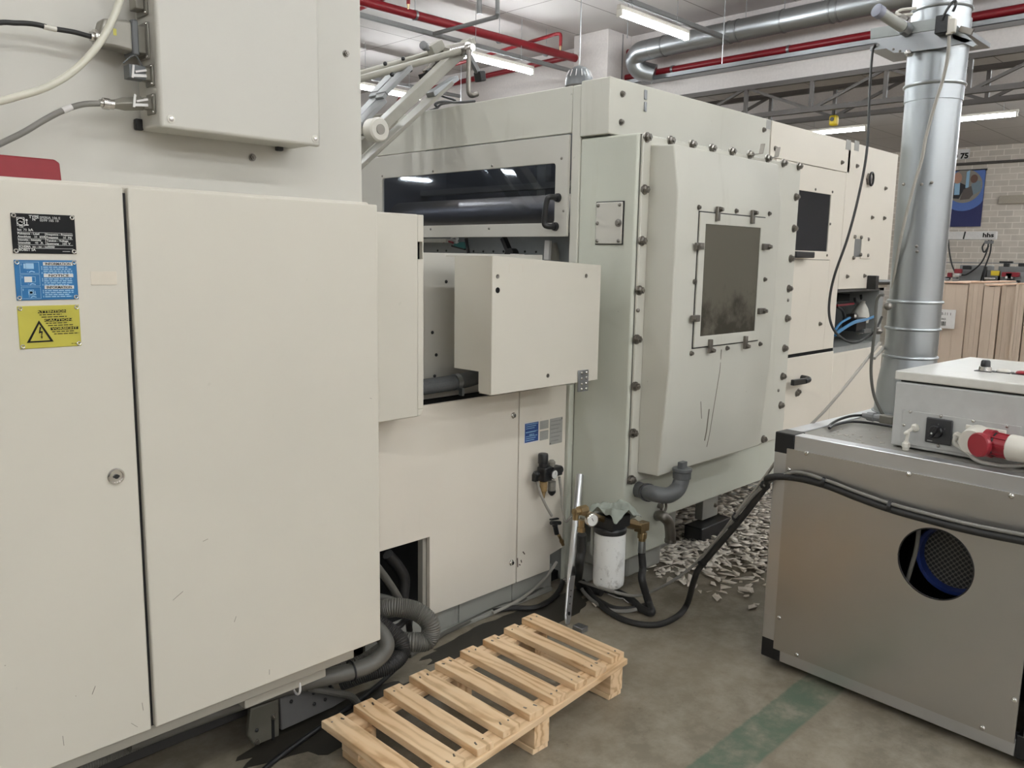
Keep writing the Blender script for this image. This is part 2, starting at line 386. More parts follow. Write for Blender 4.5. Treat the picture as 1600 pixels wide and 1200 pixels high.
for X, YS in ((15.5, (2.4, -.8, -4, 12.5)), (20, (-4, 14)), (25, (4.0, 1.0, -3, 14)), (27.6, (3.6, 1.4, -1, 15)), (22.5, (3.0, .2, 14))):  # extra lamps added out of view to brighten the block wall
    for Y in YS:
        c = copy_tree(L0); c.location = (X, Y, 4.9); c.rotation_euler = (0, 0, math.pi/2); c['label'] = 'unseen fluorescent tube lamp added to brighten the far bay'; c['group'] = 'added unseen lamps over the far bay'
for X, Y in ((-15.7, 26.25), (-15.5, 21.2), (-10, 12.8), (-20, 12.8), (-10, 3.5), (-20, 3.5), (4, 20.5), (-4, 27), (7, 27), (-14, -4)):
    c = copy_tree(L0); c.location = (X, Y, 4.5); c['label'] = 'lit fluorescent tube lamp far back in the hall'; c['group'] = 'ceiling lamps far back in the hall'
# trunking rails the lamps hang from
for y, x0, x1, lab in ((6.62, 5.2, 11.15, 'grey trunking rail running over the tube lamp nearest the metal wall duct'), (9.70, 5.8, 11.3, 'grey trunking rail running behind the raised frame'), (12.9, 6, 11.6, 'grey trunking rail over the furthest left tube lamp')):
    single(MB().box(x0, x1, y-.03, y+.03, 4.66, 4.72), 'trunking_rail', 'greymetal', lab, 'rail', 'trunking rails of the lamps', None, .004)
# ---------------------------------------------------------------- pipes, duct, trusses of the hall
t = thing('sprinkler_main', 'dark red sprinkler main pipe crossing the ceiling towards the white pier', 'pipe', (8, 9.8, 4.9))
MB().cyl((2.0, 9.9, 4.9), (11.4, 9.66, 4.9), .065).build('pipe', 'red', t)
for x in (7.9, 9.6, 10.7):
    MB().lathe((x, 9.75, 4.9), (1, -.02, 0), [(-.02, .072), (.02, .072)]).tube([(x, 9.75, 4.97), (x, 9.75, CEIL)], .005, 6).build('hanger', 'galvdull', t)
for x, y1 in ((7.35, 9.35), (10.35, 9.25)):
    b = MB().tube([(x, 12.6, 4.86), (x, 9.8, 5.0), (x, y1, 5.03)], .028, 10, 2, False).tube([(x, y1, 5.03), (x+.02, y1-.07, 5.03), (x+.03, y1-.10, 5.0), (x+.03, y1-.10, 4.84)], .026, 10, 4).build('branch_pipe', 'red', t)
    MB().cyl((x+.03, y1-.10, 4.84), (x+.03, y1-.10, 4.78), .022, .012).build('sprinkler_head', 'brass', b)
t = thing('fire_pipe', 'dark red pipe running along the white back wall over a grey cable tray', 'pipe', (11.85, 6, 4.56))
MB().cyl((11.86, 8.94, 4.56), (11.86, -5, 4.62), .058).build('pipe', 'red', t)
for y in (8, 6, 4, 2): MB().lathe((11.86, y, 4.57), (0, 1, 0), [(-.02, .066), (.02, .066)]).box(11.9, 11.99, y-.015, y+.015, 4.55, 4.59).build('pipe_bracket', 'galvdull', t)
t = thing('fire_pipe', 'dark red pipe high on the back wall behind the metal duct', 'pipe', (11.86, 7, 5.0))
MB().cyl((11.88, 8.94, 4.98), (11.88, 4, 5.08), .05).build('pipe', 'red', t)
t = thing('fire_pipe', 'dark red pipe on the white wall left of the pier with a bent riser', 'pipe', (11.9, 12, 5))
MB().cyl((11.9, 9.72, 5.12), (11.9, 14.6, 5.03), .05).tube([(11.9, 14.6, 5.03), (11.9, 15.1, 5.0), (11.9, 15.4, 4.7), (11.9, 15.75, 4.2), (11.9, 17.5, 4.05)], .06, 12).build('pipe', 'red', t)
t = thing('cable_tray', 'grey cable tray along the back wall under the red pipe', 'cable tray', (11.85, 2, 4.47))
MB().box(11.75, 11.995, -5, 8.95, 4.43, 4.44).box(11.75, 11.755, -5, 8.95, 4.43, 4.50).box(11.74, 11.76, 8.95, 8.96, 4.4, 5.25).build('tray', 'galvdull', t)
MB().tube([(11.85, 8.9, 4.455), (11.85, 3, 4.455), (11.85, -5, 4.455)], .02, 8).tube([(11.92, 8.9, 4.455), (11.92, -5, 4.455)], .015, 8).build('tray_cables', 'black', t)
t = thing('air_duct', 'long galvanised round duct along the white back wall with an elbow end', 'duct', (11.5, 6, 4.9))
mb = MB().cyl((11.45, 8.15, 4.84), (11.45, -4, 4.98), .155, seg=28)
mb.build('duct_tube', 'galv', t)
MB().tube([(11.45, 8.15, 4.84), (11.45, 8.38, 4.82), (11.5, 8.5, 4.72), (11.58, 8.45, 4.58), (11.7, 8.25, 4.50)], .158, 24, 6).build('duct_elbow', 'galv', t)
for y in (7.9, 6.75, 6.6, 5.9, 5.2, 5.1, 3.4): MB().lathe((11.45, y, 4.84+(8.15-y)*.0115), (0, -1, .0115), [(-.012, .163), (.012, .163)], 28).build('duct_collar', 'galvdull', t)
for y in (6.5, 5.9, 4): MB().cyl((11.45, y, 5.0), (11.45, y, CEIL), .006, seg=6).build('hanger_rod', 'galvdull', t)
t = thing('electrical_conduit', 'pair of grey conduit tubes dropping from the ceiling in a U', 'pipe', (8.9, 8.7, 4.8))
a, b, c = onZ(778, -10, 5.1), onZ(777, 51, 4.72), onZ(800, 48, 4.72)
MB().tube([(a.x-.35, a.y, CEIL), (a.x-.35, a.y, 4.76)], .035, 8).tube([(a.x-.35, a.y-.35, CEIL), (a.x-.35, a.y-.35, 4.7), (a.x-.3, a.y-.3, 4.68), (a.x-.35, a.y+.95, 4.66)], .03, 8, 3, False).build('conduit_tube', 'greymetal', t)
def truss(X, label):
    t = thing('roof_truss', label, 'truss', (X, 3, 3.7)); zt, zb = 4.13, 3.70
    for z in (zt, zb):
        MB().box(X-.035, X+.035, -4, 9.2, z-.035, z+.035).build('chord', 'truss', t)
    y = 8.8; k = 0
    while y > -3:
        MB().box(X-.025, X+.025, y-.025, y+.025, zb, zt).build('web_post', 'truss', t)
        MB().bar((X, y, zb if k % 2 else zt), (X, y-1.05, zt if k % 2 else zb), .04, .04, (1, 0, 0)).build('web_diagonal', 'truss', t)
        y -= 1.05; k += 1
    return t
truss(11.95, 'grey brown steel lattice truss under the white bulkhead, nearer of two')
truss(12.75, 'grey brown steel lattice truss behind the nearer truss')
t = thing('hoist_block', 'yellow hoist hook block hanging under the trusses', 'hoist', (12.2, 0, 3.5))
p = onX(1303, 187, 12.2)
MB().box(p.x-.06, p.x+.06, p.y-.055, p.y+.055, p.z-.09, p.z+.06).build('hoist_body', 'yellow', t, .03, 3)
MB().cyl((p.x-.07, p.y, p.z-.0), (p.x-.061, p.y, p.z-.0), .03).build('hoist_emblem', 'black', t)
MB().cyl((p.x, p.y, p.z+.06), (p.x, p.y, 3.7), .012).build('hoist_shank', 'truss', t)
t = thing('pendant_lamp', 'grey domed pendant lamp with ribbed shade behind the press roof', 'lamp', tuple(onX(905, 118, 8.5)))
p = onX(905, 122, 8.5)
MB().lathe((p.x, p.y, p.z-.08), (0, 0, 1), [(-.02, .178), (.03, .178), (.10, .165), (.17, .13), (.21, .08), (.235, .01)], 28).build('lamp_shade', 'greyplastic', t)
for k in range(14):
    a_ = k*2*math.pi/14; MB().bar((p.x+math.cos(a_)*.176, p.y+math.sin(a_)*.176, p.z-.0), (p.x+math.cos(a_)*.14, p.y+math.sin(a_)*.14, p.z+.085), .008, .008).build('shade_rib', 'paper', t)
MB().cyl((p.x, p.y, p.z+.07), (p.x, p.y, CEIL), .006).build('cord', 'galvdull', t)
for i, (x, y, z0) in enumerate(((720, 160, 3.6), (660, 100, 4), (980, 60, 4.6), (1128, 100, 4.2))):
    q = onX(x, y, 10.5)
    single(MB().cyl((q.x, q.y, q.z), (q.x, q.y, CEIL), .006, seg=6), 'hanging_wire', 'galvdull', ('thin hanging wire right of the raised frame', 'thin hanging wire left of the raised frame apex', 'thin hanging wire beside the tube lamp and duct', 'thin hanging wire in front of the lattice truss')[i], 'wire', 'hanging wires')
# ---------------------------------------------------------------- far bay: block wall things
F = 29.95
t = thing('photo_banner', 'dark blue banner with round photo of two seated men on block wall', 'banner', tuple(onX(1510, 310, F)))
A_, B_ = onX(1492, 270, F), onX(1534, 354, F)
y1, y0, z1, z0 = onX(1478, 300, F).y, onX(1537, 300, F).y, onX(1515, 266, F).z, onX(1510, 354, F).z
H_ = z1-z0
MB().box(F, F+.04, y0, y1, z0, z1).build('banner_cloth', plain('navy_cloth', (.03, .035, .13), .7), t)
MB().cyl((F+.02, y0-.03, z1), (F+.02, y1+.03, z1), .03).build('banner_rod', 'black', t)
yc = (y0+y1)/2+.02; zc = z1-H_*.28; R_ = (y1-y0)*.47
def disc(r, dx, fz=1.0, yc_=None, zc_=None, n=40, lim=None):
    yy, zz = yc_ or yc, zc_ or zc
    pts = [V((F-dx, min(max(yy+r*math.cos(k*2*math.pi/n), y0), y1), min(max(zz+fz*r*math.sin(k*2*math.pi/n), z0), z1))) for k in range(n)]
    return MB().prism(pts, (.003, 0, 0))
disc(R_*1.42, .006, 1.05).build('light_blue_disc', plain('banner_mid_blue', (.10, .18, .48), .7), t)
disc(R_, .012).build('photo_backdrop', plain('banner_grey', (.28, .255, .22), .7), t)
ymn, L_ = yc+R_*.35, R_
jk = plain('dark_jacket', (.03, .03, .035), .8)
MB().prism([V((F-.018, ymn+L_*a_, zc+L_*b_)) for a_, b_ in ((.45, -.45), (.52, .05), (.25, .22), (-.15, .2), (-.55, .0), (-.3, -.3), (-.1, -.75), (.3, -.7))], (.003, 0, 0)).build('man_jacket', jk, t)
MB().prism([V((F-.022, ymn+L_*a_, zc+L_*b_)) for a_, b_ in ((.2, .2), (-.1, .2), (-.12, -.5), (.18, -.5))], (.003, 0, 0)).build('man_shirt', 'lightblue', t)
disc(L_*.24, .026, 1.35, ymn+.03, zc+L_*.5).build('man_head', plain('skin_print', (.50, .28, .20), .7), t)
MB().prism([V((F-.024, yc-R_*.35+L_*a_, zc+L_*b_)) for a_, b_ in ((.1, .95), (.28, .85), (.28, -.1), (.1, -.1))], (.003, 0, 0)).build('window_strip', 'lightblue', t)
MB().prism([V((F-.026, yc-R_*.45+L_*a_, zc+L_*b_)) for a_, b_ in ((.62, -.82), (.48, -.2), (.05, .0), (-.1, -.5), (.1, -.78))], (.003, 0, 0)).build('chair_back', plain('grey_brown_print', (.12, .10, .09), .8), t)
MB().prism([V((F-.025, yc-R_*.55+L_*a_, zc+L_*b_)) for a_, b_ in ((.1, -.6), (.15, .1), (-.1, .32), (-.38, .25), (-.4, -.3))], (.003, 0, 0)).build('second_man_shirt', plain('teal_print', (.20, .26, .30), .8), t)
disc(L_*.2, .029, 1.25, yc-R_*.52, zc+L_*.42).build('second_man_head', plain('brown_hair_print', (.16, .09, .07), .8), t)
t = thing('overhead_sign', 'white sign with black lettering D 75 high on the block wall', 'sign', tuple(onX(1505, 240, F)))
a_, b_ = onX(1460, 249, F), onX(1516, 229, F)
MB().box(F-.02, F+.05, b_.y, a_.y, onX(1500, 249, F).z, onX(1500, 233.5, F).z).build('sign_board', 'paper', t)
MB().box(F-.02, F+.05, b_.y, a_.y, onX(1500, 230, F).z+.05, onX(1500, 230, F).z+.16).build('sign_top_strip', 'paper', t)
q = onX(1513.5, 247, F); MB().text('D 75', (F-.03, q.y, q.z-.0), (0, -1, 0), (0, 0, 1), .235, .002, 'RIGHT', 1.05, .010).build('sign_text', 'ink', t)
t = thing('conduit_rail', 'dark horizontal pipe rail on the block wall above the banner', 'rail', (F, 5, 4.8))
q = onX(1600, 244, F); q2 = onX(1480, 258, F); MB().cyl((F, -3, q.z-.12), (F, q2.y, q2.z), .045).build('rail_pipe', 'truss', t)
t = thing('cable_trunking', 'pale grey box trunking on the block wall right of the banner', 'trunking', (F, 5, 3.6))
q = onX(1562, 312, F); MB().box(F-.08, F+.04, -2, q.y, q.z-.13, q.z+.12).build('trunking_body', plain('pale_trunking', (.40, .35, .28), .6), t)
# folder-gluer line in front of the block wall
GX = 15.0
def G(x, y): return onX(x, y, GX)
t = thing('glue_controller_beam', 'white overhead beam marked hhs carrying looped cables', 'sign', tuple(G(1530, 368)))
a_, b_ = G(1470, 362), G(1557, 373)
MB().box(GX-.05, GX+.05, b_.y, a_.y, G(1557, 374.5).z, G(1557, 361.5).z).build('beam', 'paper', t, .01)
q = G(1536.5, 370.6); MB().text('hhs', (GX-.053, q.y, q.z), (0, -1, 0), (0, 0, 1), .095, .001, 'LEFT', 1.25, .003).build('beam_lettering', 'ink', t)
q = G(1510, 362); MB().bar((GX-.05, q.y, q.z), (GX-.05, q.y+.02, q.z-.12), .02, .02).build('hook', 'black', t)
q = G(1552, 376); MB().box(GX-.02, GX+.03, q.y+.0, q.y+.12, q.z-.05, q.z).build('socket_strip', 'greymetal', t)
def gt(pts, r=.012): return MB().tube([G(*p) for p in pts], r, 8)
for pts, lab in ((((1545, 375), (1542, 392), (1532, 412), (1512, 428), (1500, 430)), 'black cable looping from the white beam to the red box'), (((1549, 375), (1547, 395), (1538, 420), (1532, 440)), 'black cable hanging from the white beam to the grey machine'),
                 (((1541, 376), (1535, 386), (1538, 394), (1545, 384)), 'short black cable loop under the white beam'), (((1481, 362), (1483, 390), (1487, 412), (1492, 425)), 'black cable beside the duct above the grey machine')):
    single(gt(pts), 'hanging_cable', 'black', lab, 'cable', 'cables of the folding machine')
t = thing('folding_machine', 'grey carton folding line with red and yellow heads by the block wall', 'machine', (GX, 4.2, 0))
def gbox(x0, y0, x1, y1, nm, mat, d=.25, dx=0, par=None):
    a, b = onX(x0, y0, GX+dx), onX(x1, y1, GX+dx); return MB().box(GX+dx, GX+dx+d, b.y, a.y, b.z, a.z).build(nm, mat, par or t, .01)
gbox(1468, 409, 1700, 414, 'top_rail', 'fargrey', .1, .3)
gbox(1500, 414, 1535, 470, 'side_plate', 'fargrey', .5, .1)
gbox(1516, 421, 1560, 470, 'cross_frame', 'fargrey', .5, .2)
gbox(1560, 416, 1600, 470, 'head_plate', 'fargrey', .5, .2)
gbox(1586, 425, 1700, 480, 'feeder_plate', plain('pale_machine_grey', (.36, .37, .37), .5), .5, .05)
gbox(1515, 440, 1590, 444, 'carrier_bar', 'greymetal', .06, -.05)
for x0, y0, x1, y1, nm, mat in ((1491, 420, 1502, 427, 'head_block', 'redplastic'), (1565, 425, 1592, 433, 'head_block', 'redplastic'), (1548, 423, 1560, 431, 'warning_light', 'yellow'), (1480, 426, 1486, 434, 'head_block', 'redplastic'),
    (1504, 415, 1516, 421, 'display', 'black'), (1561, 408, 1582, 411, 'handwheel', 'black'), (1568, 411, 1576, 417, 'handwheel_post', 'black'), (1591, 411, 1620, 417, 'display', 'black'), (1571, 426, 1581, 436, 'label_panel', 'paper'), (1491, 427, 1500, 431, 'label_panel', 'paper'), (1574, 427, 1577, 470, 'spindle', 'black'), (1588, 438, 1592, 448, 'cable_duct', 'black'),
    (1537, 416, 1539, 440, 'pole', 'black'), (1519, 444, 1534, 456, 'grille', 'greymetal'), (1575, 446, 1588, 458, 'gear_box', 'greymetal')): gbox(x0, y0, x1, y1, nm, mat, .08, -.12)
rnd = random.Random(3)
for k in range(26):
    x = rnd.uniform(1472, 1500) if k < 16 else rnd.uniform(1546, 1590); y = rnd.uniform(434, 462); q = G(x, y); s = rnd.uniform(.02, .05)
    if rnd.random() < .5: MB().cyl((GX-.2, q.y-.08, q.z), (GX-.2, q.y+.08, q.z), s*.5, seg=10).build('roller', rnd.choice(('steel', 'galvdull', 'black')), t)
    else: MB().box(GX-.22, GX-.1, q.y-s, q.y+s, q.z-s*.5, q.z+s*.8).build('guide_block', rnd.choice(('fargrey', 'black', 'greymetal')), t)
for y in (2.8, 3.6, 4.4, 5.2): MB().box(GX+.1, GX+.5, y-.05, y+.05, 0, 1.25).build('machine_leg', 'fargrey', t)
# cardboard stacks on the pallet behind the extraction unit
CX = 7.4
t = thing('stack_pallet', 'low wooden pallet under the brown carton stacks', 'pallet', (CX+.5, 2, 0))
for k in range(5): MB().box(CX-.05+k*.24, CX+.07+k*.24, .55, 2.62, .12, .145).build('deck_board', 'wood', t)
for y in (.75, 1.6, 2.5): MB().box(CX-.05, CX+1.05, y-.06, y+.06, .0, .12).build('bearer', 'wood', t)
edges = [(1455, 1507), (1508, 1531), (1533, 1557), (1559, 1581), (1582, 1597), (1599, 1640)]
labs = ['brown carton stack bearing the white barcode sheet', 'second brown carton stack, next to the one with the barcode sheet', 'middle brown carton stack, third from the barcode sheet', 'fourth brown carton stack from the barcode sheet', 'narrow brown carton stack, fifth from the barcode sheet', 'brown carton stack cut by the right edge of the photo']
for i, (a, b) in enumerate(edges):
    ya, yb = onX(a, 500, CX).y, onX(b, 500, CX).y; zt = 1.345+.012*math.sin(i*2.1); dx = .02*(i % 2)
    t = thing('carton_stack', labs[i], 'cartons', (CX, yb, .145), 0, 'brown carton stacks')
    mb = MB(); n = 3; wd = (ya-yb)/n
    for k in range(n):          # upright sheets, slightly uneven
        j = random.uniform(-.004, .004); mb.box(CX+dx+j, CX+1.0, yb+k*wd+.0005, yb+(k+1)*wd-.0005, .145, zt+random.uniform(-.004, .004))
    mb.build('sheets', 'card', t)
    mb = MB()
    mb.box(CX+dx-.012, CX+1.02, yb+.01, ya-.01, zt+.005, zt+.013); mb.build('top_sheet', plain('pale_wood_board', (.66, .45, .32), .8), t)
a_, b_ = onX(1450, 482, CX-.02), onX(1491, 514, CX-.02)
t = thing('barcode_sheet', 'white barcode sheet taped on the brown carton stack', 'paper', (CX-.02, b_.y, b_.z))
MB().box(CX-.025, CX-.02, b_.y, a_.y+.02, b_.z, a_.z).build('sheet', 'paper', t)
q = onX(1487, 493, CX-.025); MB().text('1218-11 1', (CX-.0255, q.y, q.z), (0, -1, 0), (0, 0, 1), .032, .0003, 'RIGHT').build('sheet_text', 'ink', t)
q = onX(1478, 500, CX-.025); MB().text('1 065', (CX-.0255, q.y, q.z), (0, -1, 0), (0, 0, 1), .024, .0003, 'RIGHT').build('sheet_text', 'ink', t)
q = onX(1477, 509, CX-.025); mb = MB(); x = q.y
for wd in (4, 2, 6, 3, 2, 5, 2, 4, 3, 2, 6): mb.box(CX-.0262, CX-.025, x, x+wd*.0011, q.z, q.z+.035); x += wd*.0011+.004
mb.build('barcode', 'ink', t)
# ==================================================================== FEEDER SIDE PLATE, CABINETS
FY = 1.95
t = thing('feeder_side_plate', 'tall pale side plate of the feeder behind the large cabinet', 'machine', (.8, 2.35, 0))
MB().box(-.6, 1.676, 2.35, 2.39, .12, 2.75).build('plate', 'panel', t, .003)
MB().box(-.6, 1.60, 2.39, 3.9, .15, 1.55).build('feeder_body', 'panel', t, .01)
bolts(t, [onY(540, 84, 2.35), onY(394, 246, 2.35), onY(431, 1, 2.35)], (0, -1, 0), .009)
MB().box(-.6, 1.45, 2.2, 2.35, .10, .15).build('base_beam', 'rubber', t, .004)
# ---- large cabinet
t = thing('electrical_cabinet', 'large cream two-door electrical cabinet with three riveted plates', 'cabinet', (.8, FY, 0))
XS0, XS1 = onY(191.5, 290, FY).x, onY(199, 290, FY).x
CT, CB, CR = 1.641, .326, onY(592, 600, FY).x
MB().box(.12, CR-.012, FY+.024, 2.345, CB-.005, CT+.007).build('body', 'cream', t, .006)
dl = MB().box(.12, XS0, FY, FY+.022, CB, CT).build('door', 'cream', t, .004, 3)
dr = MB().box(XS1, CR, FY, FY+.022, CB, CT).build('door', 'cream', t, .004, 3)
MB().box(XS0-.002, XS1+.002, FY+.016, FY+.024, CB, CT-.012).build('door_seal', 'black', t)
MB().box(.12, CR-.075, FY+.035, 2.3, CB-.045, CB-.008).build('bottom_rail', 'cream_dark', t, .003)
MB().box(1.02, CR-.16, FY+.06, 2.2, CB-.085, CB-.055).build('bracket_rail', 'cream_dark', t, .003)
p = onY(181, 744, FY)
MB().lathe((p.x, FY, p.z), (0, -1, 0), [(-.002, .0195), (.004, .0195), (.007, .017), (.007, .0145), (.003, .0135), (.003, .006)], 28).build('lock', 'chrome', dl)
MB().box(p.x-.007, p.x+.007, FY-.005, FY-.0028, p.z-.002, p.z+.002).lathe((p.x, FY, p.z), (0, -1, 0), [(.002, .0055), (.0058, .0055)], 14).build('lock_core', 'black', dl)
mb = MB()          # scratches and chips in the door paint
for x0, y0, x1, y1 in ((270, 938, 286, 924), (144, 1085, 149, 1072), (366, 972, 369, 963), (98, 1150, 100, 1165), (317, 846, 325, 842), (421, 1046, 421, 1054), (205, 1130, 215, 1136), (578, 622, 581, 623), (222, 1098, 224, 1110), (118, 1087, 119, 1088), (7, 1040, 9, 1040)):
    a, b = onY(x0, y0, FY-.0004), onY(x1, y1, FY-.0004); mb.bar(a, b, .0011, .0008, (0, 1, 0))
mb.build('paint_scratches', plain('scratch_grey', (.26, .24, .20), .7), t)
RX, UZ = V((1, 0, 0)), V((0, 0, 1))
def mk_rivet():
    m, nt, b = nodes('rivet_metal'); b.inputs['Metallic'].default_value = 1; b.inputs['Base Color'].default_value = (.8, .79, .76, 1); b.inputs['Roughness'].default_value = .25; return m
RIV = mk_rivet()
def plate(x0, y0, x1, y1, nm, mat, lab):
    a, b = onY(x0, y0, FY), onY(x1, y1, FY)
    o = MB().box(a.x, b.x, FY-.0022, FY, b.z, a.z).build(nm, mat, t, .0012); o['label'] = lab
    W_, H2 = b.x-a.x, a.z-b.z
    for u, v in ((.045, .06), (.955, .06), (.045, .94), (.955, .94)):
        q = (a.x+u*W_, FY-.002, a.z-v*H2); MB().lathe(q, (0, -1, 0), [(-.001, .0048), (.0012, .0048), (.0024, .0035), (.0016, .0022), (.0004, .0019), (-.001, .0019)], 14).build('rivet', RIV, o)
    return o, (lambda u, v: V((a.x+u*W_, FY-.0022, a.z-v*H2))), W_, H2
def bars(mb, P, rects, y=.0008):
    for u0, v0, u1, v1 in rects: a, b = P(u0, v0), P(u1, v1); mb.box(a.x, b.x, a.y-y, a.y, b.z, a.z)
    return mb
def outline(mb, P, u0, v0, u1, v1, k=.006):
    return bars(mb, P, ((u0, v0, u1, v0+k*1.5), (u0, v1-k*1.5, u1, v1), (u0, v0, u0+k, v1), (u1-k, v0, u1, v1)))
def tx(mb, P, s, u, v, h, sx=1.0, al='LEFT'): return mb.text(s, P(u, v), RX, UZ, h, .0003, al, sx, .00012)
# black data plate
o, P, W_, H2 = plate(15.5, 332.5, 119.5, 397, 'data_plate', 'blackplate', 'black data plate with white lettering')
mb = MB(); outline(mb, P, .085, .10, .205, .315, .007)
mb.lathe(P(.145, .207), (0, -1, 0), [(0, .0075), (.0006, .0075), (.0006, .0062), (0, .0062)], 24)
mb.tube([P(.115, .225), P(.135, .19), P(.15, .21), P(.165, .235), P(.178, .20)], .0007, 6, 5)
bars(mb, P, ((.232, .20, .243, .27), (.21, .275, .262, .30))); mb.ball(P(.238, .165), .0022, (1, .3, 1), 10)
for v in (.465, .62, .775, .865): bars(mb, P, ((.08, v, .945, v+.008),))
bars(mb, P, ((.508, .465, .514, .775),))
h = .0085
for s, u, v, sz in (('TYPE', .275, .11, h), ('N°', .325, .17, h*.9), ('Icc', .085, .435, h*.85), ('kA', .255, .435, h*.9), ('Puissance - Load', .085, .525, h*.72), ('Anschluss', .085, .60, h*.72), ('kVA', .42, .60, h*.72), ('Frequence - Frequency', .525, .53, h*.66), ('Frequenz', .525, .605, h*.72), ('Hz', .87, .605, h*.8),
    ('Intensite - Intensity', .085, .68, h*.66), ('Intensität', .085, .755, h*.72), ('A', .43, .755, h*.8), ('Tension - Voltage', .525, .69, h*.7), ('Spannung', .525, .765, h*.72), ('V', .87, .765, h*.8), ('SCHEMA  no - no - nummer', .085, .85, h*.7), ('BOBST SA', .085, .935, h*.85)): tx(mb, P, s, u, v, sz)
mb.build('plate_print', 'print', o)
mb = MB()
for s, u, v, sz in (('SPERIA 106 E', .44, .115, h*.85), ('0599 105 10', .44, .185, h*.85), ('70', .175, .435, h*.8), ('CEI', .12, .36, h*.6), ('33', .335, .60, h*.7), ('50', .79, .605, h*.7), ('48', .34, .755, h*.75), ('380', .77, .765, h*.75), ('0599', .535, .85, h*.75)): tx(mb, P, s, u, v, sz)
bars(mb, P, ((.77, .93, .89, .945),)); mb.build('stamped_values', plain('dim_print', (.42, .42, .40), .5), o)
# blue information plate
o, P, W_, H2 = plate(21, 406, 122.5, 467.5, 'information_plate', 'blueplate', 'blue information plate with white bars')
mb = MB(); mk = MB(); ml = MB()
for k, (v0, s) in enumerate(((.05, 'INFORMATION'), (.345, 'NOTICE'), (.64, 'INFORMATION'))):
    bars(mb, P, ((.45, v0, .93, v0+.085),)); mk.text(s, P(.69, v0+.072)-V((0, .0009, 0)), RX, UZ, .0074, .0003, 'CENTER', 1.0 if k != 1 else 1.5, .00012)
    for j in range(4):
        q = P(.45, v0+.125+j*.05); e = P((.86, .90, .92, .92)[(j+k) % 4], 0).x; arrow_lines(ml, q.x, e, q.z-.0012, q.y, .0022)
        if j != 2: qq = P(.42, v0+.125+j*.05); ml.box(qq.x, qq.x+.0014, qq.y-.0006, qq.y, qq.z-.0015, qq.z+.002)
for k, v0 in enumerate((.045, .355, .67)):
    outline(ml, P, .08, v0, .385, v0+.29, .005); tx(ml, P, str(k+1), .095, v0+.09, .006)
    bars(ml, P, ((.19, v0+.235, .205, v0+.25),)); ml.tube([P(.22, v0+.26), P(.26, v0+.235), P(.31, v0+.255)], .0011, 6, 5)
bars(ml, P, ((.14, .09, .17, .21), (.175, .08, .30, .22))); bars(mb, P, ((.14, .41, .255, .55),)); outline(ml, P, .255, .41, .315, .55, .006)
outline(ml, P, .19, .735, .275, .875, .007); ml.lathe(P(.232, .805), (0, -1, 0), [(0, .0042), (.0006, .0042), (.0006, .003), (0, .003)], 18); bars(ml, P, ((.29, .77, .30, .85), (.275, .85, .31, .87)))
mb.build('white_bars', 'print', o); mk.build('bar_lettering', 'ink', o); ml.build('small_print', 'lightblue', o)
# yellow warning plate
o, P, W_, H2 = plate(26, 478.5, 127, 540, 'warning_plate', 'yellowplate', 'yellow electric shock warning plate')
mb = MB(); mk = MB()
tri = [P(.325, .345), P(.54, .86), P(.11, .86)]; tri2 = [P(.325, .425), P(.485, .825), P(.165, .825)]
MB().hole([V(p)-V((0, .0008, 0)) for p in tri], [V(p)-V((0, .0008, 0)) for p in tri2], (0, .0008, 0)).build('warning_triangle', 'ink', o)
MB().prism([P(*q)-V((0, .0008, 0)) for q in ((.33, .50), (.355, .50), (.335, .60), (.375, .60), (.355, .725), (.37, .725), (.352, .785), (.337, .725), (.345, .725), (.352, .635), (.31, .65))], (0, .0008, 0)).build('lightning_bolt', 'ink', o)
for k, (u, v, s) in enumerate(((.32, .11, 'ATTENTION'), (.415, .315, 'CAUTION'), (.505, .52, 'VORSICHT'))):
    bars(mk, P, ((u, v, u+.455, v+.068),), .0005); tx(mb, P, s, u+.2275, v+.057, .0065, 1.65 if k != 1 else 1.9, 'CENTER')
    for j in range(2):
        q = P(u+.02+.03*j, v+.105+.055*j); arrow_lines(mk, q.x, P(u+.38+.08*j, 0).x, q.z-.001, q.y, .0018)
mc = MB(); q = P(.83, .93); arrow_lines(mc, q.x, P(.93, 0).x, q.z-.0005, q.y, .0010); mc.build('plate_code', 'ink', o)
for p in mb.bm.verts: p.co.y -= .0006
mk.build('black_print', 'ink', o); mb.build('bar_lettering', 'yellowplate', o)
a, b = onY(141, 424, FY), onY(183, 445, FY); o = MB().box(a.x, b.x, FY-.0008, FY, b.z, a.z).build('old_sticker', 'faded', t, .0003); o['label'] = 'faded beige sticker'
# red bar standing on the cabinet
a = onY(77, 262, 2.12)
t2 = thing('red_box', 'red metal box lying on the cabinet top at the left edge', 'box', (.45, 2.1, CT+.007))
MB().prism([(a.x, 2.04, CT+.007), (.1, 2.04, CT+.007), (.1, 2.04, 1.70), (a.x-.012, 2.04, 1.697), (a.x-.002, 2.04, 1.69)], (0, .09, 0)).build('box_shell', 'red', t2, .003)
